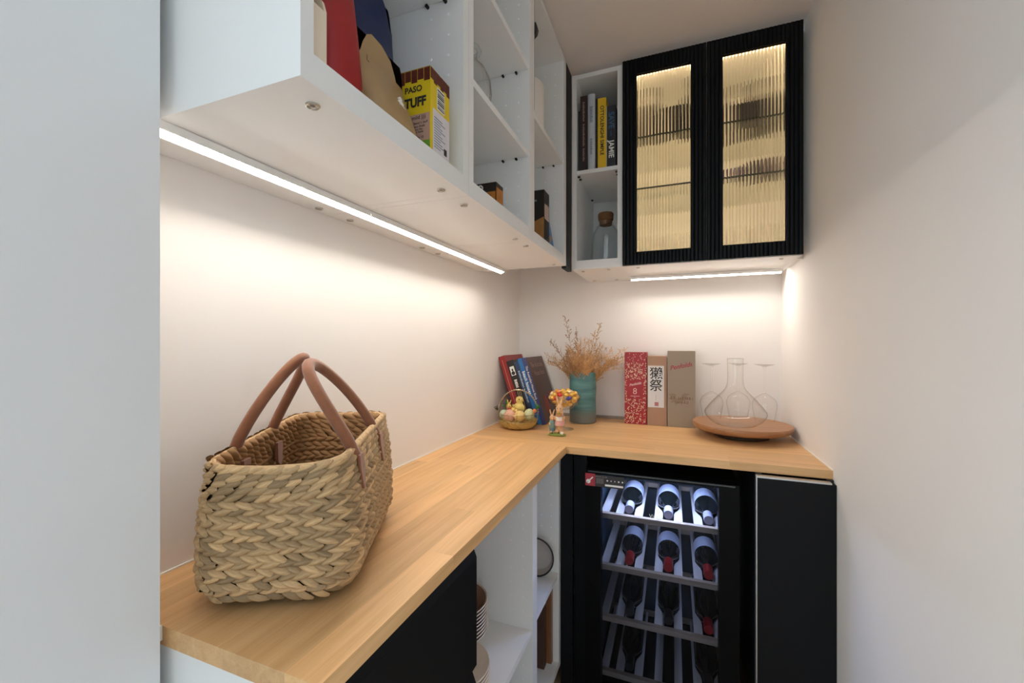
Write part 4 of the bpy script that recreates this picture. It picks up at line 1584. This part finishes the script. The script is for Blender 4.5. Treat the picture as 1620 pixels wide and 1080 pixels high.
tag(obj('blossom_print', bm, mat('print_blossom', (.74, .52, .36), .5), g1), kind='stuff')
obj('name_panel', B(-.1978, -.1272, 1.9766, 1.9777, E - .2555, E - .1705), MATS['gift_red'], g1)
M_TXP = mat('print_pink_white', (.80, .58, .55), .5)
t_ = text('Penfolds', .0155, M_TXP, g1, (0, 0, 0), (0, 0, 0), shear=.35, bold=.0003, world=False)
t_.data.transform(Matrix.Translation(Vector((-.1615, 1.9762, E - .1880)) - WM[g1.name].translation) @ Matrix.Rotation(HALF, 4, 'X') @ Matrix.Rotation(.24, 4, 'Z'))
text('8', .040, M_TXP, g1, (-.1625, 1.9762, E - .2215), bold=-.0003)
obj('fine_print', B(-.1820, -.1430, 1.9760, 1.9766, E - .2435, E - .2415), M_TXP, g1)
obj('fine_print', B(-.1670, -.1580, 1.9760, 1.9766, E - .2490, E - .2475), M_TXP, g1)

g2 = gift('sake_box', 'kraft brown sake box with white calligraphy label', -.1090, -.0265, 1.982, 2.068, E - .0600, mat('gift_kraft', (.42, .25, .165), .6, noise=.06, nscale=60))
obj('paper_label', B(-.1065, -.0378, 1.9812, 1.9818, E - .290, E - .1030), mat('washi_white', (.74, .73, .74), .7), g2)
text('獺', .057, M_TXB, g2, (-.0710, 1.9806, E - .140), bold=.0004)
text('祭', .057, M_TXB, g2, (-.0720, 1.9806, E - .195), bold=.0004)
for k in range(6):
    obj('fine_print', B(-.0725, -.0712, 1.9806, 1.9811, E - .258 + k * .0045, E - .2555 + k * .0045), M_STG if k % 2 else MATS['print_grey'], g2)
obj('seal_stamp', B(-.0780, -.0610, 1.9806, 1.9811, E - .283, E - .266), mat('seal_red', (.55, .22, .25), .6, noise=.6, nscale=300), g2)

g3 = gift('wine_box', 'tall taupe wine gift box with red script lettering', -.0235, .0896, 1.972, 2.070, E - .0365, mat('gift_taupe', (.33, .265, .195), .45, noise=.04, nscale=10))
t_ = text('Penfolds', .0270, mat('print_crimson', (.40, .03, .06), .5), g3, (0, 0, 0), (0, 0, 0), shear=.4, bold=.0004, world=False)
t_.data.transform(Matrix.Translation(Vector((.030, 1.9715, E - .1030)) - WM[g3.name].translation) @ Matrix.Rotation(HALF, 4, 'X') @ Matrix.Rotation(.22, 4, 'Z'))
M_BRN = mat('print_brown', (.14, .055, .03), .5)
text('ST HENRI', .0170, M_BRN, g3, (.0345, 1.9715, E - .2440), space=1.35)
text('SHIRAZ', .0150, M_BRN, g3, (.0340, 1.9715, E - .2620), space=1.2)
bm = bmesh.new()
for k in range(16):
    a = math.radians(150 + k * 15)
    r0, r1 = .012, .038 + .012 * (k % 2)
    cx_, cz_ = .022, E - .235
    dx, dz = math.cos(a), math.sin(a)
    pts = [(cx_ + dx * r0 - dz * .003, cz_ + dz * r0 * .8 + dx * .003), (cx_ + dx * r1 * .6 - dz * .008, cz_ + dz * r1 * .6 + dx * .008), (cx_ + dx * r1, cz_ + dz * r1 * .8), (cx_ + dx * r0 + dz * .003, cz_ + dz * r0 * .8 - dx * .003)]
    bm.faces.new([bm.verts.new((max(-.0228, min(.0888, p_[0])), 1.9717 - .00002 * k, p_[1])) for p_ in pts])
obj('leaf_crest', bm, mat('print_taupe_dark', (.265, .20, .13), .5), g3)

# ------------------------------------------------------------------ turntable, decanter, glasses
TX, TY, TZ = .250, 1.872, E - .317
ls = thing('turntable', 'round wooden turntable board carrying the decanter and glasses', 'turntable', (TX, TY, CT))
M_WAL = wood('acacia_board', (.44, .225, .105), (.28, .125, .055), 'X', .0, .4)
zt = TZ - CT
obj('board', lathe(bmesh.new(), [(0, zt - .027), (.158, zt - .027), (.170, zt - .021), (.1765, zt - .009), (.1765, zt - .003), (.174, zt), (0, zt)], 72), M_WAL, ls, world=False, smooth=True)
obj('bearing', lathe(bmesh.new(), [(0, .012), (.060, .012), (.060, zt - .0275), (0, zt - .0275)], 36), M_BLACK, ls, world=False, smooth=True)
obj('base', lathe(bmesh.new(), [(0, .0005), (.098, .0005), (.100, .003), (.100, .0115), (0, .0115)], 48), mat('dark_base', (.045, .028, .018), .5), ls, world=False, smooth=True)

dn = thing('decanter', 'wide-bellied clear glass wine decanter on the turntable', 'decanter', (.222, 1.805, TZ + .0003))
R = .108
op = [(.045, .0005), (.070, .004), (.092, .020), (.104, .036), (R, .047), (.1055, .056), (.090, .078), (.068, .104), (.045, .128), (.034, .142), (.0285, .158), (.0268, .180), (.0275, .230), (.0285, .256)]
obj('decanter_wall', lathe(bmesh.new(), [(0, .002)] + op, 56), M_GLASS, dn, world=False, smooth=True)
M_RIMG = mat('glass_rim', (.62, .60, .57), .08, spec=.8)
obj('rim', tube(bmesh.new(), [(.0273 * math.cos(2 * math.pi * k / 36), .0273 * math.sin(2 * math.pi * k / 36), .2562) for k in range(36)], .0008, 6, closed=True), M_RIMG, dn, world=False, smooth=True)


def wineglass(x, y, label):
    """stem glass standing upside down on its rim"""
    o = thing('wine_glass', label, 'glass', (x, y, TZ + .0003), group='upturned wine glasses on the turntable')
    bowl = [(.034, .0005), (.0385, .025), (.0445, .060), (.0440, .075), (.036, .092), (.020, .104), (.006, .112)]
    obj('bowl', lathe(bmesh.new(), bowl, 36), M_GLASSW, o, world=False, smooth=True)
    obj('stem', lathe(bmesh.new(), [(0, .1105), (.006, .1125), (.0035, .122), (.0032, .20), (.0042, .214), (.009, .2205), (0, .222)], 16), M_GLASS, o, world=False, smooth=True)
    obj('foot', lathe(bmesh.new(), [(.006, .221), (.020, .2245), (.036, .2285), (.0365, .230), (.020, .2268), (0, .2235)], 36), M_GLASSW, o, world=False, smooth=True)
    return o


wineglass(.150, 1.937, 'upturned wine glass between the decanter and the taupe wine box')
wineglass(.255, 1.985, 'upturned wine glass behind the decanter neck')
wineglass(.343, 1.935, 'upturned wine glass beside the decanter against the right wall')

# ------------------------------------------------------------------ egg basket
EX, EY = -.630, 1.708
eb = thing('egg_basket', 'small wire-handled basket filled with straw and Easter eggs', 'basket', (EX, EY, CT))
M_WIRE = mat('brass_wire', (.42, .34, .22), .3, metal=.9)
M_STRAWB = mat('basket_straw', (.62, .44, .14), .6, noise=.4, nscale=50, stretch=(3, 3, 14))
obj('bowl', lathe(bmesh.new(), [(0, .001), (.046, .001), (.064, .009), (.077, .024), (.081, .034), (.079, .035), (.074, .026), (.061, .013), (0, .008)], 48, ripple=lambda a, z: 1 + .012 * math.sin(30 * a)), M_STRAWB, eb, world=False, smooth=True)
for z, r in ((.036, .0845), (.066, .0875)):
    obj('rim_wire', tube(bmesh.new(), [(r * math.cos(2 * math.pi * k / 48), r * math.sin(2 * math.pi * k / 48), z) for k in range(48)], .0013, 6, closed=True), M_WIRE, eb, world=False, smooth=True)
for k in range(14):
    a = 2 * math.pi * k / 14
    obj('wire', tube(bmesh.new(), [(.079 * math.cos(a), .079 * math.sin(a), .026), (.0848 * math.cos(a), .0848 * math.sin(a), .036), (.0876 * math.cos(a + .1), .0876 * math.sin(a + .1), .066)], .0010, 5), M_WIRE, eb, world=False, smooth=True)
for off in (-.003, .003):
    hb = tube(bmesh.new(), [(.087 * math.cos(math.pi * k / 30) * math.cos(.22) - off * math.sin(.22), .087 * math.cos(math.pi * k / 30) * math.sin(.22) + off, .060 + .105 * math.sin(math.pi * k / 30)) for k in range(31)], .0020, 7)
    obj('handle', hb, M_WIRE, eb, world=False, smooth=True)
bd = bmesh.new()
for k in range(1, 30):
    a = math.pi * k / 30
    ell(bd, (.0885 * math.cos(a) * math.cos(.22), .0885 * math.cos(a) * math.sin(.22), .0615 + .106 * math.sin(a)), .0025, 8, 6)
tag(obj('handle_beads', bd, mat('bead_cream', (.62, .50, .36), .4), eb, world=False, smooth=True), kind='stuff')
# loose straw filling
sw = bmesh.new()
rs = random.Random(3)
for k in range(420):
    a = rs.uniform(0, 6.28)
    r = .072 * math.sqrt(rs.random())
    z = .030 + rs.uniform(-.006, .016)
    d = rs.uniform(0, 6.28)
    ln = rs.uniform(.010, .022)
    p0 = Vector((r * math.cos(a), r * math.sin(a), z))
    p2 = p0 + Vector((math.cos(d) * ln, math.sin(d) * ln, rs.uniform(-.004, .004)))
    for p_ in (p0, p2):
        rr_ = math.hypot(p_.x, p_.y)
        if rr_ > .076:
            p_.x *= .076 / rr_; p_.y *= .076 / rr_
    tube(sw, [p0, (p0 + p2) / 2 + Vector((0, 0, .004)), p2], .0008, 3, cap=False)
# straw ends matted over the outside of the bowl
for k in range(520):
    a = rs.uniform(0, 6.28)
    t = rs.random()
    pts_ = []
    da, dt = rs.uniform(-.28, .28), rs.uniform(-.35, .35)
    for q in range(3):
        tt = min(1, max(0, t + dt * q / 2))
        r_, z_ = .052 + .031 * tt ** .6, .004 + .034 * tt ** 1.5
        pts_.append((r_ * 1.03 * math.cos(a + da * q / 2), r_ * 1.03 * math.sin(a + da * q / 2), z_ + .001))
    tube(sw, pts_, .0010, 3, cap=False)
tag(obj('straw_filling', sw, mat('loose_straw', (.66, .46, .14), .6, noise=.3, nscale=60), eb, world=False), kind='stuff')

EGGP = [(0, -.023)] + [(.0185 * math.sin(math.pi * k / 12) * (1 + .10 * math.cos(math.pi * k / 12)), -.023 * math.cos(math.pi * k / 12)) for k in range(1, 12)] + [(0, .023)]


def egg(x, y, z, s, colr, rot, label):
    bm = lathe(bmesh.new(), EGGP, 24)
    bmesh.ops.transform(bm, verts=bm.verts, matrix=Euler(rot).to_matrix().to_4x4() @ Matrix.Diagonal((s, s, s, 1)))
    o = obj('easter_egg', bm, mat('egg_' + label.split()[0], colr, .6, noise=.12, nscale=150, bump=.2, bscale=300), smooth=True)
    o.location = (EX + x, EY + y, CT + z)
    return tag(o, label, 'egg', 'eggs in the little basket')


egg(-.055, -.028, .060, 1.10, (.50, .60, .42), (1.2, .3, 0), 'mint green speckled egg beside the handle end of the basket')
egg(-.021, -.046, .058, 1.35, (.74, .42, .30), (.5, .3, 0), 'peach pink speckled egg at the basket front')
egg(.024, -.046, .060, 1.28, (.72, .52, .20), (1.1, .9, .3), 'yellow speckled egg at the basket front')
egg(.055, -.016, .064, 1.20, (.58, .62, .36), (.4, .4, 0), 'pale lime speckled egg close to the carrots')

M_YEL = mat('plush_yellow', (.74, .58, .17), .9, noise=.15, nscale=120, bump=.4, bscale=350, sheen=.3)
M_EYE = mat('toy_eye', (.01, .01, .01), .15)
ckt = thing('toy_chick', 'fluffy yellow toy chick sitting among the eggs', 'toy', (EX - .004, EY + .016, CT + .056))
obj('body', SK_CHICK, M_YEL, ckt, world=False, smooth=True, ang=180)
SK_CHICK.transform(Matrix.Diagonal((1.15, 1.15, 1.2, 1)))
bk_ = obj('beak', lathe(bmesh.new(), [(.005, 0), (.0035, .004), (0, .009)], 10), mat('beak_orange', (.62, .38, .14), .6), ckt, world=False)
bk_.data.transform(Matrix.Translation((.0195, -.006, .0625)) @ Matrix.Rotation(-.35, 4, 'Z') @ Matrix.Rotation(HALF, 4, 'Y'))
for x, y in ((.0085, -.0158), (.0150, .0115)):
    obj('eye', ell(bmesh.new(), (x, y, .0675), .0026, 8, 6), M_EYE, ckt, world=False, smooth=True)
M_GOLDB = mat('golden_foil', (.66, .43, .12), .35, metal=.35, noise=.15, nscale=60)
bnt = thing('toy_bunny', 'small golden toy bunny with a red ribbon among the eggs', 'toy', (EX - .020, EY - .014, CT + .060))
obj('body', SK_BUNNY, M_GOLDB, bnt, world=False, smooth=True, ang=180)
rbm = tube(bmesh.new(), [(-.012 + .010 * math.cos(t * .5236), -.004 + .011 * math.sin(t * .5236), .0245 + .004 * math.cos(t * .5236)) for t in range(12)], .0018, 6, closed=True)
ell(rbm, (-.009, -.0155, .0225), (.005, .002, .003), 8, 6, (0, .5, 0))
ell(rbm, (-.004, -.0160, .0165), (.002, .0015, .006), 8, 6, (0, -.3, 0))
obj('red_ribbon', rbm, mat('ribbon_red', (.50, .015, .02), .5), bnt, world=False, smooth=True)
for x in (-.021, -.011):
    obj('eye', ell(bmesh.new(), (x, -.0145, .037), .0016, 8, 6), M_EYE, bnt, world=False, smooth=True)


def carrot(x, y, z, rot, label, s=1.0):
    o = thing('toy_carrot', label, 'toy', (EX + x, EY + y, CT + z), rot=rot, group='toy carrots in the little basket')
    obj('root', lathe(bmesh.new(), [(0, -.022 * s), (.003 * s, -.020 * s), (.007 * s, -.006 * s), (.0085 * s, .006 * s), (.006 * s, .010 * s), (0, .011 * s)], 16), mat('carrot_orange', (.62, .20, .055), .6), o, world=False, smooth=True)
    rg = random.Random(int(x * 1000))
    for k in range(9):
        a = rg.uniform(0, 6.28)
        q = tube(bmesh.new(), [(0, 0, .009 * s), (.006 * s * math.cos(a), .006 * s * math.sin(a), .022 * s), (.013 * s * math.cos(a), .013 * s * math.sin(a), (.030 + rg.uniform(-.004, .006)) * s)], [.0012, .003 * s, .0012], 6)
        obj('leaf', q, mat('carrot_green', (.045, .20, .035), .6, rand=.3), o, world=False, smooth=True)
    return o


carrot(-.040, .010, .080, (0, -.9, .2), 'orange toy carrot with dark green tuft behind the mint egg', 1.15)
carrot(.078, -.012, .078, (0, .55, .2), 'orange toy carrot with bright green tuft at the basket rim', 1.0)
fern = thing('toy_carrot', 'dark green toy leaf sprig poking out past the handle end', 'toy', (EX - .090, EY - .004, CT + .066), rot=(0, -.6, 0))
for k in range(6):
    a = k * 1.05
    obj('leaf', tube(bmesh.new(), [(0, 0, 0), (.003 * math.cos(a), .003 * math.sin(a), .012), (.009 * math.cos(a), .009 * math.sin(a), .028)], [.0012, .0022, .0008], 6), mat('sprig_green', (.06, .075, .035), .6), fern, world=False, smooth=True)
fern.name = 'toy_sprig'

# ------------------------------------------------------------------ candy goblet
GX, GY = -.437, 1.748
gb = thing('glass_goblet', 'footed clear glass goblet heaped with foil candies', 'goblet', (GX, GY, CT))
obj('bowl', lathe(bmesh.new(), [(.010, .082), (.040, .092), (.062, .112), (.071, .136), (.073, .150), (.0715, .150), (.0695, .136), (.060, .1145), (.038, .0945), (.008, .0855)], 40), M_GLASS, gb, world=False, smooth=True)
obj('stem', lathe(bmesh.new(), [(.008, .010), (.006, .018), (.011, .030), (.006, .042), (.010, .055), (.006, .068), (.010, .083), (0, .084)], 20), M_JAR, gb, world=False, smooth=True)
obj('foot', lathe(bmesh.new(), [(0, .0006), (.042, .0006), (.0425, .003), (.020, .0075), (.008, .0105), (0, .0110)], 36), M_JAR, gb, world=False, smooth=True)
FOIL = {'gold': ((.80, .48, .10), 'gold foil-wrapped candy heaped in the glass goblet'), 'orange': ((.74, .26, .08), 'orange foil-wrapped candy in the glass goblet'),
        'red': ((.58, .035, .03), 'red foil-wrapped candy in the glass goblet'), 'blue': ((.04, .06, .42), 'blue foil-wrapped candy facing the rabbits'), 'cream': ((.80, .62, .34), 'cream foil-wrapped candy in the glass goblet')}
rc_ = random.Random(12)


def candy(colname, loc, rot):
    colr, lab = FOIL[colname]
    o = thing('foil_candy', lab, 'candy', loc, rot=rot, group='foil candies in the goblet')
    m_ = mat('foil_' + colname + '_wrap', colr, .32, metal=.35, noise=.2, nscale=120)
    obj('sweet', ell(bmesh.new(), (0, 0, 0), (.0115, .0092, .0086), 10, 7), m_, o, world=False, smooth=True)
    for s in (-1, 1):
        q = bmesh.new()
        ring0 = [q.verts.new((s * .008, .0016 * math.cos(k * 1.0472), .0016 * math.sin(k * 1.0472))) for k in range(6)]
        ring1 = [q.verts.new((s * .0130, .0052 * math.cos(k * 1.0472) * (1 if k % 2 else .6), .0050 * math.sin(k * 1.0472) * (1 if k % 2 else .6))) for k in range(6)]
        for k in range(6):
            q.faces.new((ring0[k], ring0[(k + 1) % 6], ring1[(k + 1) % 6], ring1[k]))
        obj('twist', q, m_, o, world=False)
    return o


placed = []
cols = ['gold', 'gold', 'cream', 'gold', 'gold', 'orange', 'gold', 'cream', 'gold', 'red', 'gold', 'gold']
k = 0
for layer, (zr, rmax, n) in enumerate(((.108, .026, 5), (.122, .043, 9), (.138, .056, 13), (.152, .050, 12), (.162, .028, 6))):
    for i in range(n):
        a = 2 * math.pi * i / n + layer * .5
        cn_ = cols[k % len(cols)]
        loc = Vector((GX + rmax * math.cos(a), GY + rmax * math.sin(a), CT + zr + rc_.uniform(-.002, .002)))
        if layer == 2 and i == 9:
            cn_ = 'blue'
        candy(cn_, loc, (rc_.uniform(-.5, .5), rc_.uniform(-.6, .6), rc_.uniform(0, 6.28)))
        k += 1

# ------------------------------------------------------------------ rabbit figurine
fg = thing('rabbit_figurine', 'painted figurine of two dressed rabbits on a grassy base', 'figurine', (-.432, 1.622, CT))
M_FUR = mat('rabbit_fur', (.60, .36, .19), .6, noise=.15, nscale=90)
gbm = ell(bmesh.new(), (0, 0, .004), (.036, .022, .008), 24, 10)
bmesh.ops.bisect_plane(gbm, geom=gbm.verts[:] + gbm.edges[:] + gbm.faces[:], plane_co=(0, 0, .0004), plane_no=(0, 0, -1), clear_outer=True)
bmesh.ops.holes_fill(gbm, edges=[e for e in gbm.edges if e.is_boundary])
obj('grass_base', gbm, mat('painted_grass', (.20, .26, .045), .7, noise=.4, nscale=150, bump=.6, bscale=250), fg, world=False, smooth=True)
SK_RAB1.transform(Matrix.Translation((-.019, -.006, .010)) @ Matrix.Rotation(.5, 4, 'Z'))
SK_RAB2.transform(Matrix.Translation((.009, .002, .010)) @ Matrix.Rotation(.15, 4, 'Z') @ Matrix.Diagonal((.86, .86, 1, 1)))
a1 = obj('small_rabbit', SK_RAB1, M_FUR, fg, world=False, smooth=True, ang=180)
a2 = obj('tall_rabbit', SK_RAB2, M_FUR, fg, world=False, smooth=True, ang=180)


def coat(prof, c, m_, par, name, segs=24):
    return obj(name, lathe(bmesh.new(), prof, segs, *c), m_, par, world=False, smooth=True)


M_TEALC = mat('painted_teal', (.16, .27, .25), .55, noise=.2, nscale=120)
M_DENIM = mat('painted_denim', (.10, .20, .24), .55)
M_PINK = mat('painted_pink', (.66, .34, .30), .55, noise=.15, nscale=100)
M_CREAM = mat('painted_cream', (.78, .72, .64), .55)
coat([(.0125, .026), (.0138, .032), (.0130, .042), (.0112, .052), (.0075, .0585)], (-.019, -.006, .006), M_TEALC, a1, 'jacket')
coat([(.0110, .007), (.0115, .018), (.0130, .030), (.0128, .033)], (-.019, -.005, .006), M_DENIM, a1, 'overalls')
coat([(.022, .036), (.0185, .055), (.0155, .066), (.0150, .068)], (.009, .002, .006), M_PINK, a2, 'skirt')
coat([(.0185, .056), (.0172, .066), (.0160, .071)], (.009, .0005, .006), M_CREAM, a2, 'apron')
coat([(.0152, .066), (.0156, .074), (.0140, .086), (.0095, .0925)], (.009, .002, .006), M_PINK, a2, 'blouse')
bsk = bmesh.new()
lathe(bsk, [(0, 0), (.010, 0), (.0135, .009), (.0125, .009), (.0095, .002), (0, .002)], 20, .012, -.017, .082)
obj('basket', bsk, mat('painted_wicker', (.52, .30, .10), .6, noise=.3, nscale=200), a2, world=False, smooth=True)
for k in range(6):
    q = ell(bmesh.new(), (.012 + .0075 * math.cos(k * 1.05), -.017 + .0065 * math.sin(k * 1.05), .0925), .0042, 8, 6)
    obj('fruit', q, [mat('painted_orange', (.62, .30, .06), .5), mat('painted_leaf', (.22, .30, .06), .5)][k % 2], a2, world=False, smooth=True)
for px, pz, pr, par in ((-.019, .070, .095, a1), (.009, .108, .15, a2)):
    for s in (-1, 1):
        cxy = (-.0145 + s * .0045, -.0175) if par is a1 else (.0105 + s * .006, -.0145)
        obj('eye', ell(bmesh.new(), (cxy[0], cxy[1], pz + .002), .0013 if par is a1 else .0019, 8, 6), M_EYE, par, world=False, smooth=True)
obj('white_egg', ell(bmesh.new(), (.022, -.012, .013), (.0075, .0065, .0060), 14, 8), M_CREAM, fg, world=False, smooth=True)

# ------------------------------------------------------------------ crockery and trays in the base cabinets
M_CER = mat('stoneware_cream', (.66, .56, .46), .4, noise=.08, nscale=60)
M_CERB = mat('stoneware_brown', (.20, .10, .055), .35, noise=.2, nscale=40)


def plate(x, y, z, r, hgt, lab, grp, brown=False):
    o = thing('plate', lab, 'plate', (x, y, z), group=grp)
    obj('dish', lathe(bmesh.new(), [(0, .0006), (r * .55, .0006), (r * .60, .003), (r * .97, hgt), (r, hgt + .002), (r * .98, hgt + .004), (r * .60, .0075), (0, .006)], 40), M_CER, o, world=False, smooth=True)
    if brown:
        obj('glaze', lathe(bmesh.new(), [(0, .0068), (r * .585, .0085), (r * .93, hgt + .0028)], 40), M_CERB, o, world=False, smooth=True)
    return o


zsh = E - .856 + .0004
n1_ = 9
for i in range(n1_):
    topi = i == n1_ - 1
    plate(-.588, 1.055, zsh + i * .0098, .100, .045, 'topmost brown-glazed bowl of the tall bowl stack' if topi else 'cream stoneware bowl inside the tall stack on the base shelf', 'tall stack of bowls', topi)
for i in range(8):
    plate(-.489, .882, zsh + i * .0095, .086, .022, 'cream plate in the short plate stack beside the drawers', 'short stack of plates')

tr = thing('rattan_tray', 'small round pale woven tray with a black rim on the base shelf', 'tray', (-.462, 1.46, E - .842 + .0006))
trm = Matrix.Translation((-.462, 1.440, E - .842 + .0690)) @ Matrix.Rotation(math.radians(82), 4, 'X') @ Matrix.Diagonal((1.12, 1.12, 1.0, 1))
q = lathe(bmesh.new(), [(0, -.030), (.046, -.030), (.054, -.020), (.0575, 0), (.0560, 0), (.052, -.019), (.045, -.028), (0, -.028)], 44)
bmesh.ops.transform(q, verts=q.verts, matrix=trm)
obj('dish', q, mat('pale_rattan', (.52, .47, .41), .6, noise=.25, nscale=14, stretch=(4, 4, 60), bump=.3, bscale=30), tr, smooth=True)
q = tube(bmesh.new(), [trm @ Vector((.0570 * math.cos(2 * math.pi * k / 44), .0570 * math.sin(2 * math.pi * k / 44), .0005)) for k in range(44)], .0028, 8, closed=True)
obj('rim', q, mat('black_rim', (.018, .016, .015), .5), tr, smooth=True)

cbx = thing('chopping_board', 'reddish brown wooden chopping board leaning against the cabinet end panel', 'board', (-.556, 1.475, ZB + .024), group='boards under the tray shelf')
obj('slab', B(-.70, -.412, 1.466, 1.4845, ZB + .0240, E - .880), wood('walnut_board', (.30, .135, .055), (.17, .070, .028), 'Z', .05, .35), cbx, bev=.004, segs=2)
obj('hanging_loop', tube(bmesh.new(), [(-.43 + .012 * math.cos(k * .5236), 1.4652, E - .905 + .012 * math.sin(k * .5236)) for k in range(12)], .0012, 6, closed=True), M_SUEDE, cbx, smooth=True)
cby = thing('chopping_board', 'very dark wooden board standing before the reddish brown one', 'board', (-.555, 1.446, ZB + .024), group='boards under the tray shelf')
obj('slab', B(-.68, -.430, 1.432, 1.4600, ZB + .0240, E - .90), wood('dark_board', (.10, .045, .022), (.06, .025, .012), 'Z', .05, .35), cby, bev=.004, segs=2)
obj('hanging_loop', tube(bmesh.new(), [(-.45 + .010 * math.cos(k * .5236), 1.4312, E - .925 + .010 * math.sin(k * .5236)) for k in range(12)], .0012, 6, closed=True), M_SUEDE, cby, smooth=True)
gj = thing('glass_bowl', 'clear glass bowl on the base cabinet floor', 'bowl', (-.50, 1.075, ZB + .0224))
obj('bowl_wall', lathe(bmesh.new(), [(0, .001), (.050, .001), (.080, .06), (.085, .150), (.083, .150), (.078, .06), (.048, .004), (0, .004)], 36), M_JAR, gj, world=False, smooth=True)
obj('rim', tube(bmesh.new(), [(.084 * math.cos(2 * math.pi * k / 36), .084 * math.sin(2 * math.pi * k / 36), .1505) for k in range(36)], .0012, 6, closed=True), M_JAR, gj, world=False, smooth=True)
